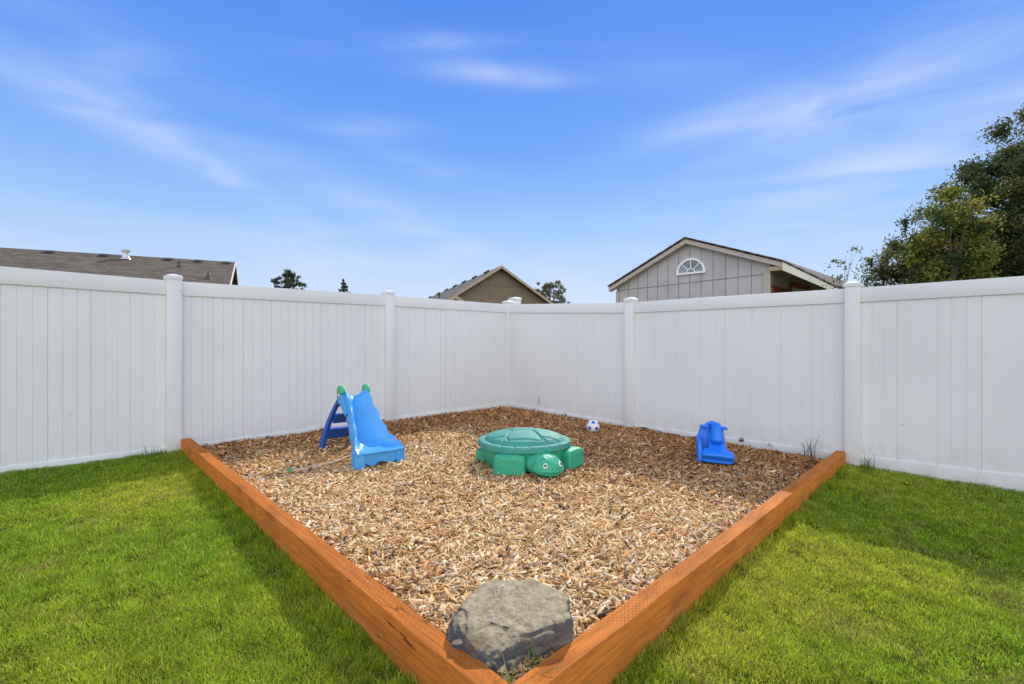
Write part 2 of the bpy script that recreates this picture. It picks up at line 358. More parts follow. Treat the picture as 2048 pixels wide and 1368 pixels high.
M = dict(
    vinyl=vinyl(), timber_a=timber_mat('stained_timber', 3.1, .8), timber_b=timber_mat('stained_timber_incised', 11.7, 1.0, (.55, .182, .03)),
    rock=rock_mat(), slide=plastic('light_blue_plastic', (.075, .39, .86), .33, .06, .12), ladder=plastic('dark_blue_plastic', (.007, .085, .43), .45, .03),
    green=plastic('green_plastic', (.03, .42, .16), .35, .06), teal=plastic('teal_plastic', (.025, .36, .20), .58, .16), shell=plastic('shell_plastic', (.038, .27, .22), .68, .16),
    ride=plastic('royal_blue_plastic', (.008, .19, .80), .36, .05), white=plastic('white_plastic', (.82, .82, .82), .35, .1), black=plastic('black_paint', (.015, .015, .018), .3, .02),
    bluep=plastic('blue_print', (.03, .10, .45), .4, .05), badge=plastic('badge_cream', (.7, .68, .6), .35, .02), badgered=plain('badge_ink', (.10, .06, .08), .4),
    rod=plain('weathered_cane', (.58, .43, .29), .7, .2, 30, .3, 80), soil=plain('soil', (.07, .05, .035), .95, .4, 6, .6, 25, .2, dist=.02),
    roofbrown=shingle_mat('brown_shingles', (.085, .065, .042), (.16, .13, .088)), roofdark=shingle_mat('grey_brown_shingles', (.10, .083, .068), (.15, .128, .105)),
    tan=plain('tan_siding', (.20, .155, .10), .8, .1, 3, .1, 30), tantrim=plain('tan_trim', (.40, .30, .20), .7, .08, 3), shedtrim=plain('shed_trim', (.47, .40, .34), .7, .06, 3),
    shedwall=plain('shed_siding', (.45, .425, .425), .8, .07, 2.5, .12, 40), groove=plain('siding_seam', (.20, .15, .14), .9), cream=plain('cream_board', (.72, .68, .58), .6, .05, 3), red=plain('barn_red_trim', (.28, .035, .025), .6, .12, 6),
    metal=plain('dark_vent_metal', (.05, .045, .04), .5, .2, 10), galv=plain('galvanised_vent', (.55, .56, .57), .4, .15, 10, metal=.4), bark=plain('bark', (.10, .075, .055), .9, .35, 8, .8, 20, dist=.02),
    leaf=tintmat('leaves', .6, .4), chip=tintmat('wood_chip', .85, 0), blade=tintmat('grass_blade', .55, .45), crownfar=tintmat('distant_leaves', .7, .2),
)
def glass_mat():
    m, nt, b = newmat('window_glass'); b.inputs['Roughness'].default_value = .05; b.inputs['Base Color'].default_value = (.08, .10, .13, 1); b.inputs['Specular IOR Level'].default_value = .9
    n = noise_node(nt, 3, 4); nt.links.new(ramp(nt, n, [(.35, (.03, .035, .045)), (.65, (.22, .26, .32))]), b.inputs['Base Color']); return m
M['glass'] = glass_mat()

# ------------------------------------------------------------------ terrain
def lawn_z(x, y): return -.048-.019*np.clip(x, -6, 6)+.014*np.clip(y, -2, 9)
Nx, Ny = -.007, 1.37
def mulch_z(x, y):
    d = np.sqrt((x-Nx)**2+(y-Ny)**2)
    pr_ = (x-3.45)*-.70+(y-4.963)*-.71
    return lawn_z(x, y)+.03-.045*np.exp(-np.abs(pr_)/.12)*(.55+.9*fbm(x*2.1+4, y*2.1, 41, 2))+.085*np.exp(-(d/1.9)**2)+.035*(fbm(x*1.4+5, y*1.4, 3, 3)-.5)+.038*(fbm(x*4, y*4, 8, 3)-.5)+.03*np.exp(-(np.maximum(np.hypot(x, y-1.77)-.24, 0)/.09)**2)
T0 = Vector((-3.36, 4.985)); TN = Vector((Nx, Ny)); T4 = Vector((3.376, 4.963))
P0 = Vector((-3.44, 4.985)); P1 = Vector((-1.707, 6.76)); PC = Vector((-.068, 8.417)); P3 = Vector((1.628, 6.72)); P4 = Vector((3.45, 4.963))
dl = (PC-P0).normalized(); dr = (P4-PC).normalized()
PM = P0-dl*2.43; PMM = PM-dl*2.43; P5 = P4+dr*2.46; P6 = P5+dr*2.46
def grid_mesh(name, xs, ys, zf):
    X, Y = np.meshgrid(xs, ys); Z = zf(X, Y); co = np.stack([X, Y, Z], -1).reshape(-1, 3)
    nx, ny = len(xs), len(ys); i = np.arange((ny-1)*(nx-1)); r = i//(nx-1); c = i % (nx-1); a = r*nx+c
    f = np.stack([a, a+1, a+nx+1, a+nx], -1)
    return np_mesh(name, co, f.ravel(), np.arange(len(f))*4)
xs = np.concatenate([np.array([-900, -300, -100, -40, -20, -12]), np.linspace(-8, 8, 81), np.array([12, 20, 40, 100, 300, 900])])
ys = np.concatenate([np.array([-300, -100, -30, -10]), np.linspace(-4, 10, 71), np.array([14, 20, 40, 100, 300, 900])])
def lawn_mat():
    m, nt, b = newmat('lawn_soil')
    n = noise_node(nt, 14, 6, rough=.7); n2 = noise_node(nt, 1.2, 4)
    c = ramp(nt, n, [(.3, (.04, .045, .010)), (.6, (.085, .095, .016)), (.75, (.15, .13, .04))])
    c = mixc(nt, mth(nt, 'MULTIPLY', n2, .4), c, (.07, .09, .02))
    nt.links.new(c, b.inputs['Base Color']); b.inputs['Roughness'].default_value = 1.0; b.inputs['Specular IOR Level'].default_value = 0; bump(nt, b, n, .6, .02); return m
tag(link('lawn_ground', grid_mesh('lawn_ground', xs, ys, lambda x, y: lawn_z(x, y)-.004), lawn_mat(), smooth=180), kind='structure')
# mulch bed: a bilinear patch between timbers and fences
def quad_uv(n):
    u, v = np.meshgrid(np.linspace(0, 1, n), np.linspace(0, 1, n)); return u, v
A_, B_, C_, D_ = np.array(TN), np.array(T4), np.array(PC), np.array(T0)
def patch(u, v): 
    return [(1-u)*(1-v)*A_[k]+u*(1-v)*B_[k]+u*v*C_[k]+(1-u)*v*D_[k] for k in (0, 1)]
n = 90; u, v = quad_uv(n); X, Y = patch(u*.974+.016, v*.974+.016); Z = mulch_z(X, Y)-.012
i = np.arange((n-1)**2); r = i//(n-1); c = i % (n-1); a = r*n+c
me = np_mesh('mulch_bed', np.stack([X, Y, Z], -1).reshape(-1, 3), np.stack([a, a+1, a+n+1, a+n], -1).ravel(), np.arange((n-1)**2)*4)
tag(link('mulch_bed', me, plain('mulch_base', (.09, .045, .022), .95, .5, 40, .9, 60, .2, dist=.02), smooth=180), kind='structure')

# wood chips -----------------------------------------------------------------
def scatter_chips():
    cell = []
    tot = 200000
    u = .0215+.9745*rng.random(tot*2); v = .0215+.9745*rng.random(tot*2); X, Y = patch(u, v)
    d = np.hypot(X, Y); keep = rng.random(tot*2) < np.clip((2.9/d)**1.15, .22, 1); X = X[keep]; Y = Y[keep]; d = d[keep]
    n = len(X)
    Ln = np.clip(rng.lognormal(math.log(.027), .5, n), .01, .085)*(1+.07*np.clip(d-3, 0, 5)); W = Ln*np.clip(rng.normal(.25, .09, n), .09, .55); W = np.minimum(W, .02)
    big = rng.random(n) < .02; Ln[big] *= 1.8; W[big] *= 1.15
    T = W*rng.uniform(.18, .45, n)
    yaw = rng.uniform(0, 2*np.pi, n); pit = rng.normal(0, .38, n); rol = rng.normal(0, .5, n)
    Z = mulch_z(X, Y)+rng.uniform(-.016, .018, n)
    # unit shard: 8 verts, jittered taper
    base = np.array([[-1, -1, -1], [1, -1, -1], [1, 1, -1], [-1, 1, -1], [-1, -1, 1], [1, -1, 1], [1, 1, 1], [-1, 1, 1]], float)
    V = np.repeat(base[None], n, 0)
    tap = rng.uniform(.25, 1, (n, 2)); sk = rng.uniform(-.25, .25, (n, 4))
    V[:, [0, 3, 4, 7], 1] *= tap[:, :1]; V[:, [1, 2, 5, 6], 1] *= tap[:, 1:]
    for k, ids in enumerate(([0, 4], [1, 5], [2, 6], [3, 7])): V[:, ids, 0] *= (1+sk[:, k:k+1])
    bend = rng.normal(0, .25, n)
    V[:, :, 0] *= (Ln/2)[:, None]; V[:, :, 1] *= (W/2)[:, None]; V[:, :, 2] *= (T/2)[:, None]
    cy, sy, cp, sp, cr_, sr = np.cos(yaw), np.sin(yaw), np.cos(pit), np.sin(pit), np.cos(rol), np.sin(rol)
    x, y, z = V[..., 0], V[..., 1], V[..., 2]
    y, z = y*cr_[:, None]-z*sr[:, None], y*sr[:, None]+z*cr_[:, None]
    x, z = x*cp[:, None]+z*sp[:, None], -x*sp[:, None]+z*cp[:, None]
    x, y = x*cy[:, None]-y*sy[:, None], x*sy[:, None]+y*cy[:, None]
    co = np.stack([x+X[:, None], y+Y[:, None], z+Z[:, None]], -1).reshape(-1, 3)
    F = np.array([[4, 5, 6, 7], [0, 1, 5, 4], [1, 2, 6, 5], [2, 3, 7, 6], [3, 0, 4, 7]])
    f = (np.arange(n)[:, None, None]*8+F[None]).reshape(-1)
    pal = np.array([[.82, .60, .31], [.70, .46, .20], [.55, .31, .105], [.38, .185, .06], [.19, .085, .032], [.48, .39, .28], [.90, .75, .48], [.08, .04, .022], [.62, .33, .10]])
    # fence shade put into chip colour: darker, redder by fences, paler in front
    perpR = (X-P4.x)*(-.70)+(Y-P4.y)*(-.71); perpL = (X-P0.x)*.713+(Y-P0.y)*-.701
    shade_tone = np.clip(1.15-np.minimum(perpR/2.6, perpL/1.5), 0, 1)*.85+(fbm(X*1.3, Y*1.3, 21, 3)-.5)*.9
    shade_tone = np.clip(shade_tone+.05*np.clip(d-3, 0, 3), 0, 1)
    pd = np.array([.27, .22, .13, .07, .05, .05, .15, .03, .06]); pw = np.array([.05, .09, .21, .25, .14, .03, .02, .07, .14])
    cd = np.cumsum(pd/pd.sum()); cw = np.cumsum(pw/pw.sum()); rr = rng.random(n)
    idx = np.where(rng.random(n) < shade_tone, np.searchsorted(cw, rr), np.searchsorted(cd, rr)); idx = np.clip(idx, 0, 8)
    c = pal[idx]*rng.uniform(.8, 1.15, (n, 1))*rng.uniform(.95, 1.05, (n, 3)); k_ = shade_tone[:, None]; c = np.clip(c*(np.array([1.0, .95, .93])*(1-k_)+np.array([.80, .68, .62])*k_), 0, .9)
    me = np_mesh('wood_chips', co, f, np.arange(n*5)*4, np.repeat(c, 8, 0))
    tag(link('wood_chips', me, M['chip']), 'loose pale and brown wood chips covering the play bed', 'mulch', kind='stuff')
scatter_chips()

# grass ------------------------------------------------------------------------
def make_blades(X, Y, Z, h, w, yaw, lean, leandir, tint, name):
    n = len(X)
    ca, sa = np.cos(yaw), np.sin(yaw); dx, dy = np.cos(leandir), np.sin(leandir)
    def pt(side, t):
        bend = lean*t*t
        ww = w*side*(1-.35*t)
        zz = h*t*np.sqrt(np.clip(1-(lean*.75*t)**2, .15, 1))
        return np.stack([X+ca*ww+dx*bend*h, Y+sa*ww+dy*bend*h, Z+zz], -1)
    V = np.stack([pt(-.5, 0), pt(.5, 0), pt(.5, .55), pt(-.5, .55), pt(0, 1.0)], 1).reshape(-1, 3)
    b = np.arange(n)[:, None]*5
    F = np.concatenate([b+0, b+1, b+2, b+3, b+3, b+2, b+4], 1).ravel()
    ls = (np.arange(n)[:, None]*7+np.array([0, 4])).ravel()
    return np_mesh(name, V, F, ls, np.repeat(tint, 5, 0))
def side(ax, ay, bx, by, X, Y): return (bx-ax)*(Y-ay)-(by-ay)*(X-ax)
def scatter_grass():
    Xs = []; Ys = []
    N0 = 3300000
    X = rng.uniform(-7, 7, N0); Y = rng.uniform(.6, 5.4, N0)
    d = np.hypot(X, Y)
    keep = (side(*PMM, *PC, X, Y) < -.035) & (side(*PC, *P6, X, Y) < -.035)
    # outside the bed
    inbed = (side(*TN, *T4, X, Y) > -.012) & (side(*TN, *T0, X, Y) < .012)
    keep &= ~inbed
    vis = (np.abs(X) < 1.06*Y+.45) | (rng.random(N0) < .55)
    keep &= vis
    keep &= rng.random(N0) < np.clip((2.3/d)**1.0, .36, 1)
    X = X[keep]; Y = Y[keep]; d = d[keep]; n = len(X)
    cl = fbm(X*9, Y*9, 5, 3); big = fbm(X*1.1+3, Y*1.1, 12, 4); med = fbm(X*3.3, Y*3.3, 33, 3)
    thin = rng.random(n) < np.clip((cl-.22)*3+.35, .25, 1); X = X[thin]; Y = Y[thin]; d = d[thin]; cl = cl[thin]; big = big[thin]; med = med[thin]; n = len(X)
    # longer grass next to walls and timbers, which the mower misses
    pl = (X-P0.x)*.713+(Y-P0.y)*-.701; pr = (X-P4.x)*-.70+(Y-P4.y)*-.71
    tl = np.abs(side(*TN, *T0, X, Y))/(T0-TN).length; tr = np.abs(side(*TN, *T4, X, Y))/(T4-TN).length
    edge = np.minimum(np.minimum(np.abs(pl), np.abs(pr)), np.minimum(tl, tr)); e = np.exp(-edge/.07)*(.35+1.1*vnoise(X*7, Y*7, 55))
    h = (.016+.016*rng.random(n))*(.40+1.2*cl)*(1+e*1.15); w = rng.uniform(.0016, .0032, n)*(1+.13*np.clip(d-2, 0, 5))
    lean = np.clip(rng.normal(.75, .3, n), .1, 1.25)
    ldir = 6.0*fbm(X*5, Y*5, 77, 2)+rng.normal(0, 2.2, n)
    Z = lawn_z(X, Y)-.004
    g1 = np.array([.20, .32, .013]); g2 = np.array([.345, .385, .024]); yel = np.array([.52, .45, .10]); dk = np.array([.08, .18, .014]); br = np.array([.30, .22, .10])
    k = np.clip((big-.36)*3.0, 0, 1)[:, None]
    green = np.exp(-np.minimum(np.abs(pl), np.abs(pr))/.55)[:, None]  # deeper green tint towards the fences
    c = g1*(1-k)+g2*k; c = c*(1-.55*green)+np.array([.13, .30, .016])*.55*green
    q = rng.random(n)
    fy = .05+.16*np.clip((big+med-.98)*3, 0, 1)+.04*rng.random(n)
    c = np.where((q < fy)[:, None], yel, c); c = np.where(((q > .93-.0*big))[:, None], dk, c)
    fb = np.clip((med-.60)*3, 0, .5)+.015; c = np.where((rng.random(n) < fb*.5)[:, None], br, c)
    c = c*rng.uniform(.5, 1.65, (n, 1))*(.72+.62*fbm(X*14, Y*14, 91, 2))[:, None]*1.15
    me = make_blades(X, Y, Z, h, w, rng.uniform(0, 6.28, n), lean, ldir, c, 'grass')
    tag(link('grass', me, M['blade']), 'short mown green lawn grass on both sides of the play bed', 'grass', kind='stuff')
    print('blades', n)
scatter_grass()

def tuft(name, x, y, z, n, h, spread, label, cat='weed', cols=((.10, .22, .03), (.16, .27, .05)), w=.006, group=None, lean=.6):
    rs = np.random.default_rng(int(abs(x*971+y*313)*10) % 99991)
    co = []; fl = []; ls = []; ti = []; k = 0; lp = 0
    for i in range(n):
        yaw = rs.uniform(0, 6.28); L = h*rs.uniform(.45, 1.1); ln = rs.uniform(.1, lean); bx, by = rs.normal(0, spread, 2); seg = 7
        cc = np.array(cols[rs.integers(len(cols))])*rs.uniform(.8, 1.2)
        for j in range(seg+1):
            t = j/seg; ang = ln*t*1.7; r_ = L*ln*t*t; zz = L*t*(1-.35*ln*t*t*1.6)
            ww = w*(1-t)**.7*.5+.0004
            cx = bx+math.cos(yaw)*r_; cy = by+math.sin(yaw)*r_
            co += [(cx-math.sin(yaw)*ww, cy+math.cos(yaw)*ww, zz), (cx+math.sin(yaw)*ww, cy-math.cos(yaw)*ww, zz)]; ti += [cc, cc]
        for j in range(seg):
            a = k+2*j; fl += [a, a+1, a+3, a+2]; ls.append(lp); lp += 4
        k += 2*(seg+1)
    me = np_mesh(name, np.array(co), fl, ls, np.array(ti)); o = link(name, me, M['blade']); o.location = (x, y, z)
    tag(o, label, cat, group); return o

# ------------------------------------------------------------------ fences
def vinyl_panel(A, B, za, zb, ta, tb, nrm, parent):
    """A, B: plan points; za/zb top of bottom rail, ta/tb top of the top rail"""
    d = (B-A); L = d.length; d = d/L; m = .06; u0, u1 = m, L-m
    def P(u, o, z): return (A.x+d.x*u+nrm.x*o, A.y+d.y*u+nrm.y*o, z)
    lerp = lambda a, b, u: a+(b-a)*u/L
    mb = MB(); nb = 8; bw = (u1-u0)/nb
    prof = [(u0, .011)]
    for k in range(nb):
        s = u0+k*bw; wob = random.uniform(-.0012, .0012)
        for j in range(1, 4):
            g = s+j*bw/3; major = (j == 3)
            if major and k == nb-1: break
            hw = .0034 if major else .0028; dp = (.006 if parent is fl else .004) if major else (.0036 if parent is fl else .0016)
            prof += [(g-hw, .011+wob), (g-hw*.35, .011-dp), (g+hw*.35, .011-dp), (g+hw, .011+wob)]
    prof.append((u1, .011))
    for sgn in (1, -1):
        vs = []; n = len(prof)
        for u, o in prof:
            vs.append(P(u, o*sgn, lerp(za, zb, u)-.02)); vs.append(P(u, o*sgn, lerp(ta, tb, u)-.12))
        mb.add(vs, [(2*i, 2*i+2, 2*i+3, 2*i+1) for i in range(n-1)])
    mb.build('fence_panel', M['vinyl'], parent, fixn=False)
    rh_ = .085 if (parent is fr and A.x < 3.3) else .15
    for nm, z0a, z1a, z0b, z1b in (('top_rail', ta-.145, ta, tb-.145, tb), ('bottom_rail', za-rh_, za, zb-rh_, zb)):
        r_ = MB(); o = .026
        r_.hexa([P(u0-.03, -o, z0a), P(u1+.03, -o, z0b), P(u1+.03, o, z0b), P(u0-.03, o, z0a), P(u0-.03, -o, z1a), P(u1+.03, -o, z1b), P(u1+.03, o, z1b), P(u0-.03, o, z1a)])
        r_.build(nm, M['vinyl'], parent, bevel=.004)
def vinyl_post(p, ang, z0, ztop, parent, w=.127, top=None):
    Rz = Matrix.Rotation(ang, 3, 'Z'); mb = MB(); zt = ztop+.045
    mb.box((p.x, p.y, (z0+zt)/2), (w, w, zt-z0), Rz); po = mb.build('post', M['vinyl'], parent, bevel=.005)
    c = MB(); W = w/2+.007
    def sq(h, z): return [Vector((p.x, p.y, z))+Rz @ Vector((a*h, b*h, 0)) for a, b in ((-1, -1), (1, -1), (1, 1), (-1, 1))]
    c.rings([sq(W, zt-.030), sq(W, zt+.004), sq(W-.008, zt+.009), sq(.012, zt+.026)])
    c.build('post_cap', M['vinyl'], po)
angl = math.atan2(dl.y, dl.x); angr = math.atan2(dr.y, dr.x)
nl = Vector((.713, -.701)); nr = Vector((-.70, -.714))
zt = {'PMM': (.165, 1.845), 'PM': (.165, 1.847), 'P0': (.139, 1.819), 'P1': (.160, 1.840), 'PC': (.163, 1.843), 'P3': (.078, 1.741), 'P4': (.063, 1.743), 'P5': (.085, 1.765), 'P6': (.085, 1.765)}
fl = empty('vinyl_fence', (0, 0, 0)); tag(fl, 'white vinyl privacy fence running behind the slide to the corner, left side of the yard', 'fence')
fr = empty('vinyl_fence', (0, 0, 0)); tag(fr, 'white vinyl privacy fence behind the ball and blue ride-on, right side of the yard', 'fence')
for a, b, na, nb_ in ((PMM, PM, 'PMM', 'PM'), (PM, P0, 'PM', 'P0'), (P0, P1, 'P0', 'P1'), (P1, PC, 'P1', 'PC')):
    vinyl_panel(a, b, zt[na][0], zt[nb_][0], zt[na][1], zt[nb_][1], nl, fl)
for a, b, na, nb_ in ((PC, P3, 'PC', 'P3'), (P3, P4, 'P3', 'P4'), (P4, P5, 'P4', 'P5'), (P5, P6, 'P5', 'P6')):
    vinyl_panel(a, b, zt[na][0], zt[nb_][0], zt[na][1], zt[nb_][1], nr, fr)
for p, k in ((PMM, 'PMM'), (PM, 'PM'), (P0, 'P0'), (P1, 'P1'), (PC, 'PC')): vinyl_post(p, angl, -.3, zt[k][1], fl)
for p, k in ((P3, 'P3'), (P4, 'P4'), (P5, 'P5'), (P6, 'P6')): vinyl_post(p, angr, -.3, zt[k][1], fr)
# the neighbours' post just behind the corner
nb = empty('fence_post', (0, 0, 0)); tag(nb, "neighbours' white vinyl post with a pyramid cap poking up just behind the fence corner", 'fence post')
vinyl_post(Vector((.055, 8.75)), angl, -.3, 1.93, nb, .15)

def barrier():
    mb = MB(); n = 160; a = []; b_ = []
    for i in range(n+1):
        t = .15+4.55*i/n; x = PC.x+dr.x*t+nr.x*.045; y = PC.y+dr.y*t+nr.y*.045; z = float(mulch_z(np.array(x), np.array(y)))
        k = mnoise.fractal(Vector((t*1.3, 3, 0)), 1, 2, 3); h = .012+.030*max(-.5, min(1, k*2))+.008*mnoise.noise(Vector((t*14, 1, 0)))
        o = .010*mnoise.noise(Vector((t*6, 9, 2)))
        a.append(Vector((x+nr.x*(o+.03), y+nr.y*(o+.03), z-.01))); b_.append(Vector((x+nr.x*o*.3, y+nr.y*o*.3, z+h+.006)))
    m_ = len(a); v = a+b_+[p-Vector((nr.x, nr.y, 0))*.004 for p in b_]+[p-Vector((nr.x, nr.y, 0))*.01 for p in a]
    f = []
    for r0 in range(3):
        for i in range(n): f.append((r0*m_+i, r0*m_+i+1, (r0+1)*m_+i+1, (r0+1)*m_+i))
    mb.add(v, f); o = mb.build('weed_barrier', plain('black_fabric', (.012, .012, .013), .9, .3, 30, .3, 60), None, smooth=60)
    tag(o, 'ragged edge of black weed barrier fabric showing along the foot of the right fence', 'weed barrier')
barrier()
# ------------------------------------------------------------------ timbers
def timber(A, B, za, zb, outn, mat, label, trim_end):
    d = B-A; L = d.length; d /= L; ang = math.atan2(d.y, d.x)
    root = MB(); w = .09
    inn = -outn
    # local frame: x along, y inward, z up, origin at A on lawn level
    seg = 48; rings = []
    rs = random.Random(int(L*1000)+int(za*100))
    for i in range(seg+1):
        t = i/seg; x = t*L; z = za+(zb-za)*t
        ch = .004
        wn = (mnoise.noise((x*3.1, za*50, 0))*.0035); zn = mnoise.noise((x*2.3, 7.7, za*31))*.003
        y0 = 0+wn*.4; y1 = w+wn
        if i == 0 and trim_end: pass
        rings.append([Vector((x, y0, z-.26)), Vector((x, y0, z-ch+zn)), Vector((x, y0+ch*.8, z+zn)), Vector((x, y1-ch*2, z+zn)), Vector((x, y1, z-ch*2+zn)), Vector((x, y1, z-.26))])
    mb = MB(); mb.rings(rings)
    o = mb.build('landscape_timber', mat, None, smooth=40)
    sgn = 1 if (Vector((-d.y, d.x))).dot(inn) > 0 else -1
    o.matrix_world = Matrix.Translation((A.x, A.y, 0)) @ Matrix.Rotation(ang, 4, 'Z') @ Matrix.Diagonal((1, sgn, 1, 1))
    if sgn < 0:
        for v in o.data.vertices: v.co.y = -v.co.y
        o.data.flip_normals(); o.matrix_world = Matrix.Translation((A.x, A.y, 0)) @ Matrix.Rotation(ang, 4, 'Z')
    tag(o, label, 'timber'); return o
dL = (T0-TN).normalized(); dR = (T4-TN).normalized()
outL = Vector((dL.y, -dL.x)); outL = outL if outL.x < 0 else -outL
outR = Vector((dR.y, -dR.x)); outR = outR if outR.x > 0 else -outR
timber(TN, T0, .16, .215, outL, M['timber_a'], 'orange stained timber edging from the boulder to the left fence post, rough wavy top', True)
timber(TN+dR*.093, T4, .158, .093, outR, M['timber_b'], 'orange stained timber edging right of the boulder, rows of small slits in its top', True)

# ------------------------------------------------------------------ boulder
def boulder():
    bm = bmesh.new(); bmesh.ops.create_icosphere(bm, subdivisions=7, radius=1)
    planes = [((-.03, -.17, 1), .138), ((-.62, -.76, .06), .212), ((.45, -.90, -.02), .150), ((.98, .0, .10), .225), ((-.93, .20, .42), .222), ((0, 1, .35), .20), ((.6, .7, .4), .225), ((-.6, .7, .45), .225),
              ((-.10, -.80, .62), .190), ((-.72, -.45, .60), .218), ((.05, -.98, .16), .245), ((-.30, -.95, .15), .26), ((0, 0, -1), .12)]
    pl = [(Vector(n).normalized(), h) for n, h in planes]
    lay = bm.verts.layers.float.new('up_facing')
    for v in bm.verts:
        d = v.co.normalized(); rr = []
        for n, h in pl:
            q = n.dot(d)
            if q > .02: rr.append(h/q)
        k = 95.; r_ = -math.log(sum(math.exp(-k*x) for x in rr))/k
        p = d*r_; p.y *= 1.0+.12*max(0, -p.z)/.12*(1 if p.y < 0 else 0)
        nz = mnoise.fractal(p*7, 1, 2, 4, noise_basis='PERLIN_ORIGINAL')*.011 + mnoise.fractal(p*26+Vector((3, 1, 4)), 1, 2, 5, noise_basis='PERLIN_ORIGINAL')*.006
        rg = (1-abs(mnoise.noise(p*9+Vector((8, 2, 5)))*2))
        nz -= max(0, rg-.72)*.035 if d.y < .1 and d.z < .75 else 0
        # broken scoop under the right front brow
        s1 = (p-Vector((.10, -.17, .03))).length; nz -= .035*math.exp(-(s1/.06)**2)
        s2 = (p-Vector((-.15, -.14, .0))).length; nz -= .025*math.exp(-(s2/.07)**2)
        s3 = (p-Vector((.02, -.2, .02))).length; nz += .018*math.exp(-(s3/.045)**2)
        v.co = p+d*nz
        v[lay] = max(0, min(1, (p.z+.2*p.y*-.3-.02)/.12))
    bm.normal_update()
    for v in bm.verts: v[lay] = max(0, min(1, (v.normal.z-.28)/.45))
    me = bpy.data.meshes.new('boulder'); bm.to_mesh(me); bm.free()
    o = link('boulder', me, M['rock'], smooth=180); o.location = (.0, 1.768, .114); o.scale = (1.0, 1.0, 1); tag(o, 'grey and tan flat-topped boulder in the near corner of the timbers', 'boulder')
boulder()
tw = MB(); tw.tube([(-.055, 1.86, .279), (-.035, 1.845, .285), (-.02, 1.83, .284)], .0016, 5); tw.tube([(-.052, 1.835, .281), (-.035, 1.846, .2845), (-.03, 1.87, .279)], .0014, 5)
tag(tw.build('twig', M['cream'], None), 'tiny pale forked twig lying on top of the boulder', 'twig')

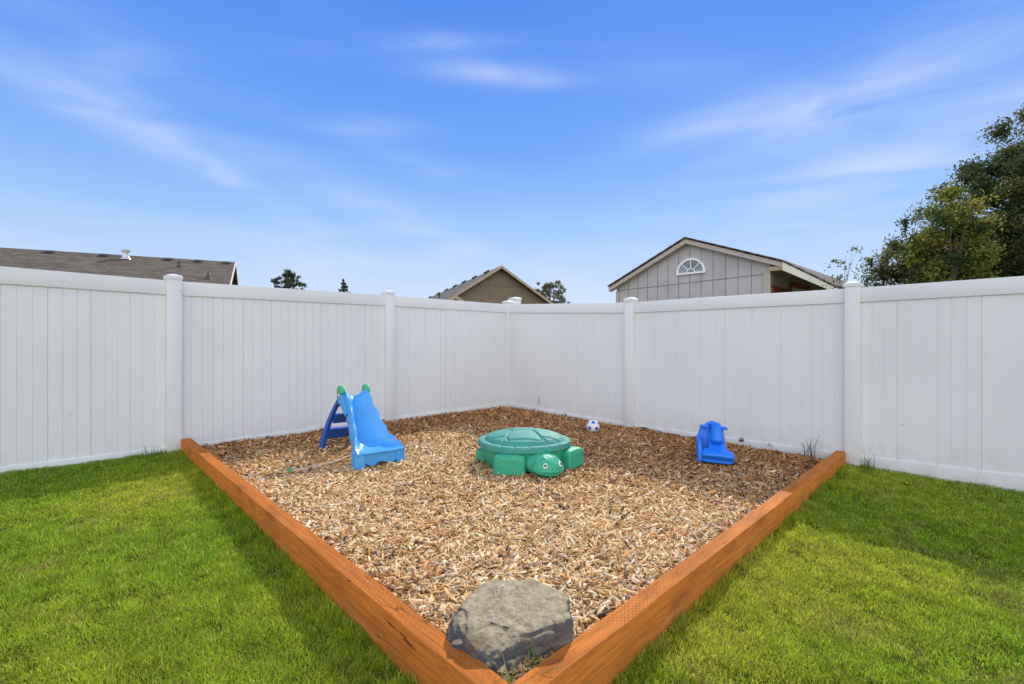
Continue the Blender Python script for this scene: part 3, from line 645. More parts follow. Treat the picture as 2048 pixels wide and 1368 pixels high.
# ------------------------------------------------------------------ slide
def make_slide():
    gz = .075
    f = Vector((.635, -.7725, 0)); r_ = Vector((.7725, .635, 0))
    org = Vector((-1.98, 5.09, gz))+r_*.21    # rear midline
    root = empty('toy_slide', org, math.atan2(f.y, f.x)); tag(root, 'small light blue plastic toddler slide with dark blue steps and green grips', 'slide')
    # local frame: x down the slide (forward), y left (= -r_)
    prof = [(.335, .585), (.37, .592), (.41, .575), (.46, .525), (.54, .438), (.62, .350), (.70, .265), (.77, .200), (.83, .165), (.90, .148), (.97, .140), (1.005, .132)]
    def hw(x): return .088+(.205-.088)*max(0, min(1, (x-.33)/.62))**1.9
    def interp(x):
        for (a, za), (b, zb) in zip(prof, prof[1:]):
            if a <= x <= b: return za+(zb-za)*(x-a)/(b-a)
        return prof[0][1] if x < prof[0][0] else prof[-1][1]
    xsn = [.335+i*(.67/96) for i in range(97)]
    outer = MB(); rings = []
    for x in xsn:
        t = (x-.335)/.67; z = interp(x); w = hw(x)
        fade = min(1, max(0, (1.0-x)/.14))
        wave = .5+.5*math.cos((x-.45)/.062*math.pi)
        wallh = (.050+.018*wave*(1 if .42 < x < .93 else .4))*fade + .006
        if x < .44: wallh = .046+.02*(x-.335)/.105
        k = wallh
        wv = .007*wave*fade
        sk_ = -.050-.05*(1-t)
        sec = [(-w-.020-wv, sk_), (-w-.024-wv, k-.006), (-w-.016-wv, k+.002), (-w-.004-wv, k-.004), (-w+.012, k*.5), (-w+.032, .010), (-w+.06, .0), (0, -.004), (w-.06, 0), (w-.032, .010), (w-.012, k*.5), (w+.004+wv, k-.004), (w+.016+wv, k+.002), (w+.024+wv, k-.006), (w+.020+wv, sk_)]
        nrm = Vector((0, 0, 1))
        # offset along the local normal of the chute
        i2 = min(len(xsn)-1, xsn.index(x)+1); i0 = max(0, xsn.index(x)-1)
        dz = interp(xsn[i2])-interp(xsn[i0]); dx = xsn[i2]-xsn[i0]; nv = Vector((-dz, 0, dx)).normalized()
        rings.append([Vector((x, y, z))+nv*h for y, h in sec])
    # closed underside: mirror ring back beneath
    full = []
    for rg in rings:
        under = [p+Vector((0, 0, -.012)) for p in rg[::-1][1:-1]]
        full.append(rg+under)
    outer.rings(full, cap=False)
    m_ = len(rings[0]); N_ = 2*m_-2
    for b_ in (0, (len(full)-1)*N_):
        idx = lambda j: b_+j
        und = [None]+[N_-j for j in range(1, m_-1)]+[None]
        for j in range(m_-1):
            q = [idx(j), idx(j+1)]
            if und[j+1] is not None: q.append(idx(und[j+1]))
            if und[j] is not None: q.append(idx(und[j]))
            outer.f.append(tuple(q))
    chute = outer.build('chute', M['slide'], root, smooth=60)
    # rolled lip at the foot
    lip = MB(); lp = []
    for i in range(25):
        a = -1+2*i/24; y = a*.232; lp.append((1.012-.035*abs(a)**3, y, .126+.008*(1-abs(a))+.012*abs(a)**4))
    lip.tube(lp, .011, 8); lip.build('lip', M['slide'], chute, smooth=60)
    # apron with scalloped lower edge and corner feet
    ap = MB(); n = 40; top = []; bot = []
    for i in range(n+1):
        a = -1+2*i/n; y = a*.225; xx = 1.005-.03*abs(a)**3
        sc = .045+.018*math.cos(a*math.pi*2.6)
        if abs(a) > .66: sc = max(0.0, sc*(1-(abs(a)-.66)/.06))
        top.append(Vector((xx, y, .134))); bot.append(Vector((xx, y, sc-.012)))
    for i in range(n):
        ap.hexa([bot[i], bot[i+1], bot[i+1]-Vector((.02, 0, 0)), bot[i]-Vector((.02, 0, 0)), top[i], top[i+1], top[i+1]-Vector((.02, 0, 0)), top[i]-Vector((.02, 0, 0))])
    ap.build('apron', M['slide'], root, smooth=50)
    for s in (-1, 1):
        ft = MB(); ft.hexa([(.88, s*.15-.0, -.02), (1.012, s*.15, -.02), (1.0, s*.245, -.02), (.88, s*.238, -.02), (.86, s*.165, .145), (1.003, s*.155, .142), (.985, s*.236, .142), (.86, s*.228, .145)])
        ft.build('foot', M['slide'], root, bevel=.012, seg=3)
    # side cheeks that carry the grips
    for s in (-1, 1):
        ck = MB(); y = s*.128
        pts = [(.285, .50), (.278, .565), (.290, .625), (.318, .648), (.355, .645), (.388, .62), (.41, .575), (.46, .52), (.53, .43), (.49, .40), (.43, .455), (.37, .50), (.31, .52)]
        ck.prism([Vector((a, y-.02, b)) for a, b in pts], (0, .04, 0)); ch = ck.build('cheek', M['slide'], root, bevel=.008, seg=3)
        g = MB(); arc = []
        for k in range(15):
            a = R(204-k*16.2); arc.append(Vector((.340+.066*math.cos(a), y-.023, .630+.062*math.sin(a))))
        g.prism(arc, (0, .046, 0)); g.build('grip', M['green'], root, bevel=.014, seg=4)
    # badge on the cheek that faces left
    bd = MB(); rr = []
    for zz, q in ((0, 1), (.004, 1), (.006, .85)):
        rr.append([Vector((.335+.026*q*math.cos(t), -.148-zz, .592+.019*q*math.sin(t))) for t in [i*math.pi/12 for i in range(24)]])
    bd.rings(rr); bb = bd.build('badge', M['badge'], root, smooth=40)
    tx = MB()
    for i in range(5): tx.box((.322+i*.0066, -.1552, .592), (.004, .001, .006+.003*(i % 2)))
    for i in range(4): tx.box((.325+i*.0066, -.1552, .582), (.004, .001, .005+.003*((i+1) % 2)))
    tx.build('badge_print', M['badgered'], bb)
    # ladder: two curved rails and wide scooped steps
    lad = []
    for s in (-1, 1):
        rl = MB(); rg = []
        for k in range(17):
            t = k/16; x = .305-.345*t-.055*math.sin(t*math.pi)*1.25; z = .56*(1-t)-.02*t; y = s*(.128+.072*t); wd = .036+.042*t; 
            rg.append([Vector((x-wd*.55, y-.018, z)), Vector((x-wd*.55, y+.018, z)), Vector((x+wd, y+.018, z)), Vector((x+wd, y-.018, z))])
        rl.rings(rg); lad.append(rl.build('ladder_rail', M['ladder'], root, bevel=.006))
    def xr(t): return .305-.345*t-.055*math.sin(t*math.pi)*1.25
    for t, hh in ((.30, .10), (.59, .11)):
        st = MB(); z = .56*(1-t); y = .128+.072*t-.012; x = xr(t)
        st.hexa([(x-.015, -y, z-hh), (x+.012, -y, z-hh), (x+.012, y, z-hh), (x-.015, y, z-hh), (x-.02, -y, z), (x+.085, -y, z), (x+.085, y, z), (x-.02, y, z)])
        st.build('step', M['ladder'], root, bevel=.008, seg=3)
    hd = MB(); y = .13
    hd.hexa([(.255, -y, .475), (.275, -y, .475), (.275, y, .475), (.255, y, .475), (.30, -y*.95, .575), (.335, -y*.95, .575), (.335, y*.95, .575), (.30, y*.95, .575)])
    hd.build('head_panel', M['ladder'], root, bevel=.008)
    # front struts under the chute
    for s in (-1, 1):
        rl = MB(); rl.hexa([(.40, s*.105-.015, .40), (.45, s*.105-.015, .40), (.45, s*.105+.015, .40), (.40, s*.105+.015, .40), (.37, s*.105-.015, .55), (.42, s*.105-.015, .54), (.42, s*.105+.015, .54), (.37, s*.105+.015, .55)])
        rl.build('brace', M['ladder'], root, bevel=.005)
make_slide()
# cane-like toy stick with a green cup end, lying on the mulch
def px(x, y, z): 
    Y = 982*(CAMZ-z)/(y-684); return Vector(((x-1024)/982*Y, Y, z))
sk = empty('toy_stick', px(580, 942, .09)); tag(sk, 'long thin tan stick with a green cup end lying left of the slide', 'stick')
b0 = px(580, 942, .10)
pts = [px(580, 942, .100), px(612, 938, .098), px(650, 929, .098), px(680, 920, .11), px(702, 911, .125)]
mb = MB(); mb.tube([p-b0+Vector((0, 0, .0)) for p in pts], [.013, .013, .012, .011, .010], 8); mb.build('shaft', M['rod'], sk, smooth=60)
mb = MB(); ax = (pts[0]-pts[1]).normalized(); mb.tube([-ax*.022, -ax*.008, ax*.004, ax*.016, ax*.013, ax*.0], [.012, .017, .025, .027, .019, .008], 14); mb.build('cup', M['green'], sk, smooth=60)
sk.location = b0

# ------------------------------------------------------------------ turtle sandbox
def make_turtle():
    c0 = Vector((.115, 4.66)); ax = Vector((.40, -.917)); ang = math.atan2(ax.y, ax.x)
    root = empty('turtle_sandbox', (c0.x, c0.y, .055), ang); tag(root, 'green plastic turtle sandbox with its closed shell lid on the mulch', 'sandbox')
    # local: x towards the head, y to the turtle's left
    NT = 96
    def ring(rx, ry, z, p=2.3):
        out = []
        for k in range(NT):
            a = 2*math.pi*k/NT; c, s = math.cos(a), math.sin(a); out.append(Vector((rx*math.copysign(abs(c)**(2/p), c), ry*math.copysign(abs(s)**(2/p), s), z)))
        return out
    tub = MB(); tub.rings([ring(.31, .32, -.03), ring(.345, .355, .01), ring(.375, .385, .08), ring(.388, .398, .15), ring(.392, .402, .18)]); tub.build('tub', M['teal'], root, smooth=60)
    # lid: polar height field with grooves between shell plates
    segs = []
    V2 = dict(TL=(-.115, .0), TR=(.075, .01), R=(.145, -.20), BR=(.14, -.285), BL=(-.15, -.285), L=(-.165, -.20), UL=(-.235, .27), UR=(.20, .29), LO=(-.33, -.15), RO=(.31, -.20), LO2=(-.20, -.29), RO2=(.20, -.29), BKL=(-.36, .05), BKR=(.37, .04))
    V2 = {k: (x*.40+y*-.917, x*.917+y*.40) for k, (x, y) in V2.items()}
    for a_, b_ in (('TL', 'TR'), ('TL', 'L'), ('TR', 'R'), ('L', 'BL'), ('R', 'BR'), ('BL', 'BR'), ('TL', 'UL'), ('TR', 'UR'), ('L', 'LO'), ('R', 'RO'), ('L', 'LO2'), ('R', 'RO2')): segs.append((V2[a_], V2[b_]))
    def sd(px_, py_, a, b):
        ax_, ay = a; bx, by = b; t = ((px_-ax_)*(bx-ax_)+(py_-ay)*(by-ay))/((bx-ax_)**2+(by-ay)**2); t = max(0, min(1, t)); return math.hypot(px_-ax_-t*(bx-ax_), py_-ay-t*(by-ay))
    lid = MB(); NA = 300; rings = []
    radii = [0.004]+[.410*(i/64) for i in range(1, 65)]
    for r0 in radii:
        rg = []
        for k in range(NA):
            a = 2*math.pi*k/NA; c, s = math.cos(a), math.sin(a); p = 2.25
            x = r0*math.copysign(abs(c)**(2/p), c)*1.0; y = r0*math.copysign(abs(s)**(2/p), s)*1.03
            rn = r0/.410
            if rn < .86:
                z = .245+.066*(1-(rn/.86)**2)**.8
                d = min(sd(x, y, a_, b_) for a_, b_ in segs)
                z -= .011*math.exp(-(d/.0075)**2); z += .006*min(1, d/.022)
                if rn > .80: z -= .012*((rn-.80)/.06)
            elif rn < .885: z = .232-(.004)*(rn-.86)/.025
            else: z = .232-.004*((rn-.885)/.115)**6
            if rn > .89:
                fa = (math.degrees(a)+6) % 20-10
                z -= .009*math.exp(-(fa/1.1)**2)
            rg.append(Vector((x, y, z)))
        rings.append(rg)
    for z, rr_ in ((.222, .4135), (.214, .4150), (.186, .4195), (.178, .419), (.175, .41)):
        rg = []
        for k in range(NA):
            a = 2*math.pi*k/NA; c, s = math.cos(a), math.sin(a); p = 2.25; fa = (math.degrees(a)+6) % 20-10
            q = rr_-.008*math.exp(-(fa/1.1)**2); rg.append(Vector((q*math.copysign(abs(c)**(2/p), c), q*math.copysign(abs(s)**(2/p), s)*1.03, z)))
        rings.append(rg)
    lid.rings(rings, cap=False); lid.f.append(tuple(range(NA))); lid.build('shell_lid', M['shell'], root, smooth=70)
    # legs: upright paddles with scale texture
    def leg(cx, cy, rot, L, Dp, H, top_tilt=0):
        bm = bmesh.new(); bmesh.ops.create_cube(bm, size=1); bmesh.ops.subdivide_edges(bm, edges=bm.edges, cuts=26, use_grid_fill=True)
        for v in bm.verts:
            x, y, z = v.co*2
            q = (abs(x)**5+abs(y)**5+abs(z)**7)**(1/6); m = max(abs(x), abs(y), abs(z)); k = m/q if q > 0 else 1
            x, y, z = x*k, y*k, z*k
            taper = 1-.10*(z+1)/2
            p = Vector((x*L/2*taper, y*Dp/2*taper+.012*x*x, (z+1)/2*H))
            if p.z > .02 and p.z < H*.82:
                sx = (x+1)/2*9; sz = p.z/H*6; row = math.floor(sz); fx_ = (sx+.5*(row % 2)) % 1-.5; fz = sz % 1
                q_ = Vector((p.x*34, p.z*40, cx*9)); vd = mnoise.voronoi(q_)[0]; bumpv = .011*min(1, (vd[1]-vd[0])*2.2)-.006
                edge_ = max(0, 1-abs(x)**6); p.y += math.copysign(bumpv*edge_, y) if abs(y) > .8 else 0
            v.co = p
        me = bpy.data.meshes.new('leg'); bm.to_mesh(me); bm.free(); o = link('leg', me, M['teal'], root, smooth=180); o.location = (cx, cy, -.015); o.rotation_euler = (0, 0, rot)
    leg(.315, -.285, R(58), .30, .14, .19)
    leg(.295, .335, R(-62), .27, .14, .185)
    leg(-.27, -.29, R(-55), .24, .12, .13)
    leg(-.28, .30, R(55), .24, .13, .13)
    tl = MB(); tl.tube([(-.35, 0, .07), (-.42, 0, .06), (-.47, 0, .075)], [.05, .034, .008], 10); tl.build('tail', M['teal'], root, smooth=60)
    # head
    bm = bmesh.new(); bmesh.ops.create_uvsphere(bm, u_segments=96, v_segments=64, radius=1)
    for v in bm.verts:
        x, y, z = v.co
        X = x*.135; Y = y*.150; Z = z*.092
        if z < 0: X *= 1.08; Y *= 1.06
        if z > 0: f_ = 1-.20*z*z*(1 if x > 0 else .4); X *= f_; Y *= (1-.13*z*z)
        Z += .012*math.exp(-((x-.25)/.4)**2)*max(0, z)
        # smile groove
        zm = -.34+.26*(abs(y))**1.8
        if x > -.15: 
            dgr = z-zm; k = math.exp(-(dgr/.035)**2)*.010; X -= x*k; Y -= y*k
            if dgr < 0: X += .006*x*math.exp(-((dgr+.12)/.1)**2)
        # brow ridges
        for sy in (-1, 1):
            db = math.hypot(y-sy*.42, z-.86 if x > 0 else 9); Z += .012*math.exp(-(db/.14)**2)
        v.co = (X, Y, Z)
    me = bpy.data.meshes.new('head'); bm.to_mesh(me); bm.free(); hd = link('head', me, M['teal'], root, smooth=180); hd.scale = (.95, .93, .93); hd.location = (.510, -.02, .082); hd.rotation_euler = (0, R(3), R(2))
    nk = MB(); nk.tube([(.38, -.01, .085), (.46, -.02, .085), (.52, -.02, .085)], [.150, .125, .10], 20, sq=(1.15, .72)); nk.build('neck', M['teal'], root, smooth=60)
    for sy in (-1, 1):
        e = Vector((.098, sy*.078, .042)); nrm = Vector((.82, sy*.42, .38)).normalized()
        def disc(name, r_, off, mat, sqx=1.0, par=None, shift=Vector((0, 0, 0))):
            m_ = MB(); q = nrm.to_track_quat('Z', 'Y'); rr = []
            for t, h in ((1, -.004), (1, .0), (.8, .004), (.45, .0065), (.1, .0075)):
                rr.append([e+shift+nrm*(off+h)+q @ Vector((math.cos(a)*r_*t*sqx, math.sin(a)*r_*t, 0)) for a in [i*math.pi/12 for i in range(24)]])
            m_.rings(rr); return m_.build(name, mat, hd if par is None else par, smooth=60)
        ey = disc('eye', .023, .000, M['white'], .85)
        disc('pupil', .012, .005, M['black'], 1, hd, Vector((0, 0, .004)))
        disc('nostril', .0035, .0, M['black'], 1, hd, Vector((.037, -sy*.055, -.022)))
make_turtle()

# ------------------------------------------------------------------ ball
def make_ball():
    r_ = .084; x, y = 1.035, 6.27; z = float(mulch_z(np.array(x), np.array(y)))+r_+.002
    bm = bmesh.new(); bmesh.ops.create_icosphere(bm, subdivisions=5, radius=r_); 
    # pentagon spots follow the twelve icosahedron corners
    phi = (1+5**.5)/2; ico = [Vector(v).normalized() for v in [(0, a, b*phi) for a in (-1, 1) for b in (-1, 1)]+[(a, b*phi, 0) for a in (-1, 1) for b in (-1, 1)]+[(b*phi, 0, a) for a in (-1, 1) for b in (-1, 1)]]
    me = bpy.data.meshes.new('ball'); 
    o = None
    for f in bm.faces:
        c = f.calc_center_median().normalized(); d = min(c.angle(v) for v in ico)
        w = .02*mnoise.noise(c*6); f.material_index = 1 if (d+w*2.2) < .27 else (2 if .40 < (d+w) < .45 and mnoise.noise(c*9) > .05 else 0); f.smooth = True
    bm.to_mesh(me); bm.free(); o = link('play_ball', me, M['white']); me.materials.append(M['bluep']); me.materials.append(M['bluep']); o.location = (x, y, z); o.rotation_euler = (.5, .3, 1.1)
    tag(o, 'small white ball with blue patches lying at the foot of the fence', 'ball')
make_ball()

# ------------------------------------------------------------------ ride-on
def make_ride():
    x0, y0 = 1.955, 4.78; gz = .03
    root = empty('ride_on_toy', (x0, y0, gz), R(-17)); root.scale = (1, 1, .84); tag(root, 'bright blue plastic ride-on rocker toy with two handlebars', 'ride-on toy')
    # local: -y towards the viewer (tail end), +y away
    m = M['ride']
    # seat slab at the near end
    def sblock(L, W, H, e=4, n=18):
        bm = bmesh.new(); bmesh.ops.create_cube(bm, size=2); bmesh.ops.subdivide_edges(bm, edges=bm.edges, cuts=n, use_grid_fill=True)
        for v in bm.verts:
            x, y, z = v.co; q = (abs(x)**e+abs(y)**e+abs(z)**e)**(1/e); mm = max(abs(x), abs(y), abs(z)); k = mm/q
            v.co = (x*k*L/2, y*k*W/2, z*k*H/2)
        return bm
    bm = sblock(.305, .15, .135, 4, 30)
    for v in bm.verts:   # recessed panel in the near face
        x, y, z = v.co
        if y < -.045:
            k = max(abs(x)/.115, abs(z+.004)/.026); v.co.y += .02*max(0, min(1, (1.25-k)*4))
        v.co.z += .010*math.cos(x*9)-.01*(x/.15)*0
    me = bpy.data.meshes.new('seat'); bm.to_mesh(me); bm.free(); s = link('foot_block', me, m, root, smooth=180); s.location = (.035, -.03, .075); s.rotation_euler = (R(20), R(4), 0)
    # saddle that curves up from the block into the neck
    sd_ = MB(); rg = []
    for i in range(22):
        t = i/21; y = .0+.20*t; z = .085+.15*t+.07*t*t; w = .088-.012*t; h = .05+.02*t
        rg.append([Vector((.045+w*math.copysign(abs(math.cos(a))**.6, math.cos(a)), y, z+h*math.copysign(abs(math.sin(a))**.6, math.sin(a)))) for a in [k*math.pi/14 for k in range(28)]])
    sd_.rings(rg); sd_.build('saddle', m, root, smooth=60)
    # side rocker fin on the left
    fin = MB(); pts = [(-.10, .01), (-.10, .06), (-.07, .12), (-.03, .20), (.02, .27), (.10, .30), (.28, .29), (.36, .22), (.40, .10), (.34, .0), (.1, -.01)]
    fin.prism([Vector((-.138, a*.8, b*.92)) for a, b in pts], (.035, 0, 0)); fin.build('rocker_side', m, root, bevel=.014, seg=3)
    fin = MB(); fin.prism([Vector((.112, a*.5+.10, b*.55)) for a, b in pts], (.03, 0, 0)); fin.build('rocker_side', m, root, bevel=.012, seg=3)
    # broad back plate behind the neck
    bp = MB(); rg = []
    for i in range(14):
        t = i/13; z = .10+.285*t; w = .118*(1-.42*t**2.2); y = .20+.03*t
        rg.append([Vector((-.022+w*math.copysign(abs(math.cos(a))**.5, math.cos(a)), y+.05*(1-.4*t)*math.sin(a), z)) for a in [k*math.pi/14 for k in range(28)]])
    bp.rings(rg); bp.build('body', m, root, smooth=60)
    # head with a drooping snout facing the viewer
    hd = MB(); rg = []
    spine = [(.22, .425, .018, .022), (.20, .422, .036, .036), (.175, .405, .045, .05), (.15, .37, .049, .058), (.125, .325, .055, .058), (.095, .28, .064, .066), (.074, .24, .064, .064), (.066, .21, .050, .05), (.09, .190, .026, .022), (.095, .182, .008, .008)]
    for y, z, w, d in spine:
        rg.append([Vector((.045+w*math.cos(a), y-d*math.sin(a), z+d*.25*math.sin(a))) for a in [k*math.pi/12 for k in range(24)]])
    hd.rings(rg); hd.build('head', m, root, smooth=60)
    cr = MB(); cr.tube([(-.07, .18, .36), (-.035, .185, .405), (.01, .19, .422), (.03, .2, .425)], [.014, .022, .026, .02], 12); cr.build('brow', m, root, smooth=60)
    for s, a, b in ((-1, (-.03, .165, .375), (-.105, .13, .387)), (1, (.06, .17, .378), (.150, .15, .366))):
        h = MB(); A = Vector(a); B = Vector(b); h.tube([A, A.lerp(B, .7), A.lerp(B, .95), B], [.017, .018, .017, .008], 12); h.build('handle', m, root, smooth=60)
make_ride()

# ------------------------------------------------------------------ weeds
gG = ((.10, .22, .03), (.17, .28, .05))
tuft('weed', .075, 1.585, .10, 9, .16, .018, 'thin grassy weeds arching against the right front of the boulder', lean=.95, w=.005, cols=gG)
tuft('weed', -.012, 1.528, .09, 8, .17, .010, 'upright grass stalks at the front tip of the boulder, in the timber corner', lean=.45, w=.006, cols=gG)
tuft('weed', -.115, 1.66, .10, 4, .10, .006, 'small pointed weed between boulder and left timber', lean=.2, w=.006, cols=gG)
tuft('weed', 3.12, 5.14, .0, 16, .26, .03, 'spiky dark grass clump by the right fence inside the bed', lean=1.0, w=.007, cols=((.05, .08, .03), (.10, .12, .05)))
tuft('weed', 3.50, 4.80, -.05, 22, .22, .04, 'tall grass tuft outside the bed at the right fence post', lean=.8, w=.006, cols=((.05, .12, .02), (.09, .18, .03)))
tuft('weed', 2.62, 5.62, .06, 18, .07, .018, 'low green weed growing on the rail to the right of the ride-on toy', lean=.9, w=.008, cols=((.06, .12, .03),))
tuft('weed', 2.86, 5.42, .05, 8, .05, .012, 'tiny sprout at the fence base between the low weed and the spiky clump', lean=.9, w=.006, cols=((.06, .12, .03),))
tuft('weed', -3.50, 4.78, .08, 26, .17, .05, 'loose wiry grass tuft at the foot of the left fence post', lean=1.1, w=.004, cols=((.06, .12, .03), (.12, .16, .06)))

# ------------------------------------------------------------------ houses
def roof_plane(p, name, mat, parent, th=.12):
    """p: four corner points (eave a, eave b, ridge b, ridge a); makes a slab with UVs in metres"""
    p = [Vector(q) for q in p]; n = (p[1]-p[0]).cross(p[3]-p[0]).normalized()
    if n.z < 0: n = -n
    mb = MB(); mb.hexa([q-n*th for q in p]+p)
    o = mb.build(name, mat, parent); me = o.data; uv = me.uv_layers.new(name='UVMap')
    ux = (p[1]-p[0]).normalized(); uy = n.cross(ux)
    for l in me.loops:
        v = me.vertices[l.vertex_index].co-p[0]; uv.data[l.index].uv = (v.dot(ux), v.dot(uy))
    return o
def house(name, label, ridge_end, u, length, halfw, ridge_z, pitch, wallmat, roofmat, trimmat, over=.45, gable_over=.35, cat='house'):
    """ridge runs from ridge_end along -u for length; gables at both ends"""
    root = empty(name, (ridge_end[0], ridge_end[1], 0)); tag(root, label, cat)
    u = Vector((u[0], u[1], 0)).normalized(); n = Vector((u.y, -u.x, 0)); Rz = Vector((0, 0, ridge_z))
    a = Vector((0, 0, 0)); b = -u*length
    hw = halfw
    for s in (1, -1):
        e = n*s*(hw+over); ez = Vector((0, 0, ridge_z-pitch*(hw+over)))
        roof_plane([b+e+ez-u*gable_over, a+e+ez, a+Rz, b+Rz-u*gable_over], 'roof', roofmat, root)
        # rake boards at the gable end
        rk = MB(); o_ = u*.03
        q = [a+Rz-Vector((0, 0, .0)), a+e+ez, a+e+ez-Vector((0, 0, .15)), a+Rz-Vector((0, 0, .15))]
        rk.prism([p_+Vector((0, 0, -.0)) + u*.003 for p_ in q], u*.04); rk.build('rake_board', trimmat, root)
        fs = MB(); q = [a+e+ez, b+e+ez, b+e+ez-Vector((0, 0, .2)), a+e+ez-Vector((0, 0, .2))]
        fs.prism([p_+n*s*.003 for p_ in q], n*s*.03); fs.build('fascia', trimmat, root)
    w = MB(); wz = ridge_z-pitch*hw-.14
    g0 = a-u*gable_over; g1 = b
    poly = [g0-n*hw, g0+n*hw, g0+n*hw+Vector((0, 0, wz)), g0+Vector((0, 0, ridge_z-.14)), g0-n*hw+Vector((0, 0, wz))]
    w.prism(poly, g1-g0); w.build('wall', wallmat, root)
    return root, u, n
# left long brown roof
hA, uA, nA = house('house', 'long low house with a brown shingle roof and vents, left beyond the fence', (-14.1, 25), (.9, .44), 19, 5.6, 5.27, .43, M['tan'], M['roofbrown'], M['cream'])
def on_roof(u, n, ridge_z, pitch, s, t): return -u*s+n*t+Vector((0, 0, ridge_z-pitch*t))
roofA = [o for o in hA.children if o.name.startswith('roof')][0]
for s in (.35, 1.55, 2.75, 5.2, 7.1, 9.6, 12.0):
    c = on_roof(uA, nA, 5.27, .43, s, .35); mb = MB(); q = Matrix.Rotation(math.atan2(uA.y, uA.x), 3, 'Z') @ Matrix.Rotation(math.atan(.43), 3, 'X')
    mb.box(c+Vector((0, 0, .02)), (.28, .26, .07), q); mb.box(c+Vector((0, 0, .062)), (.33, .30, .025), q); mb.build('roof_vent', M['metal'], roofA, bevel=.01)
c = on_roof(uA, nA, 5.27, .43, 4.35, .55); mb = MB(); mb.tube([c+Vector((0, 0, -.05)), c+Vector((0, 0, .05)), c+Vector((0, 0, .16)), c+Vector((0, 0, .17)), c+Vector((0, 0, .30)), c+Vector((0, 0, .31)), c+Vector((0, 0, .40)), c+Vector((0, 0, .44))], [.24, .15, .14, .09, .09, .17, .18, .06], 16); mb.build('exhaust_vent', M['galv'], roofA, smooth=40)
for s, t in ((2.2, 1.3), (.9, 2.8)):
    c = on_roof(uA, nA, 5.27, .43, s, t); mb = MB(); mb.tube([c, c+Vector((0, 0, .26))], .045, 10); mb.tube([c+Vector((0, 0, -.03)), c+Vector((0, 0, .05))], [.16, .06], 10); mb.build('vent_pipe', M['metal'], roofA, smooth=40)
# middle tan gable
hB, uB, nB = house('house', 'tan gable-fronted house with roof vents, beyond the fence corner', (-.56, 26.3), (.348, -.937), 22, 5.5, 5.30, .64, M['tan'], M['roofdark'], M['tantrim'], over=.4)
roofB = [o for o in hB.children if o.name.startswith('roof')][0]
for s in (1.7, 4.2, 6.7, 9.2, 12, 15, 18.5):
    c = on_roof(uB, nB, 5.30, .64, s, .30); q = Matrix.Rotation(math.atan2(uB.y, uB.x), 3, 'Z') @ Matrix.Rotation(math.atan(.64), 3, 'X'); mb = MB(); mb.box(c+Vector((0, 0, .06)), (.34, .26, .12), q); mb.build('roof_vent', M['metal'], roofB, bevel=.01)
for s in (7, 12):
    c = on_roof(uB, nB, 5.30, .64, s, 1.9); mb = MB(); mb.tube([c, c+Vector((0, 0, .35))], .06, 8); mb.build('vent_pipe', M['metal'], roofB)
# siding seam lines of the gable, real shallow battens
gb = -uB*.35+uB*.004
mb = MB(); 
for t in np.arange(-5.2, 5.3, .2):
    zt_ = 5.30-.64*abs(t)-.16
    p = gb+nB*float(t); mb.box(p+Vector((0, 0, zt_/2)), (.012, .012, zt_), Matrix.Rotation(math.atan2(nB.y, nB.x), 3, 'Z'))
mb.build('siding_battens', M['tan'], hB)
mb = MB(); p = gb; mb.box(p+Vector((0, 0, 4.24)), (3.2, .05, .03), Matrix.Rotation(math.atan2(nB.y, nB.x), 3, 'Z')); mb.build('belly_band', M['tan'], hB)
# small cross gable roof in front of it
s0 = uB*.55+nB*(-2.85 if nB.x > 0 else 2.85)
cg = MB(); nv = nB if nB.x > 0 else -nB
apx = uB*.9-nv*2.75+Vector((0, 0, 3.56))
roof_plane([apx-nv*1.6-uB*2.0+Vector((0, 0, -1.0)), apx-nv*1.6+Vector((0, 0, -1.0)), apx, apx-uB*2.0], 'porch_roof', M['roofdark'], hB, .08)
roof_plane([apx+nv*1.6-uB*2.0+Vector((0, 0, -1.0)), apx+nv*1.6+Vector((0, 0, -1.0)), apx, apx-uB*2.0], 'porch_roof', M['roofdark'], hB, .08)
for s in (1, -1):
    rk = MB(); q = [apx, apx+nv*1.6*s+Vector((0, 0, -1.0)), apx+nv*1.6*s+Vector((0, 0, -1.2)), apx+Vector((0, 0, -.2))]
    rk.prism([p_+uB*.004 for p_ in q], uB*.05); rk.build('rake_board', M['tantrim'], hB)
g = MB(); g.prism([apx-uB*.2+Vector((0, 0, -.15)), apx-uB*.2+nv*1.3+Vector((0, 0, -.95)), apx-uB*.2+nv*1.3+Vector((0, 0, -3.4)), apx-uB*.2-nv*1.3+Vector((0, 0, -3.4)), apx-uB*.2-nv*1.3+Vector((0, 0, -.95))], -uB*.7); g.build('porch_wall', M['tan'], hB)

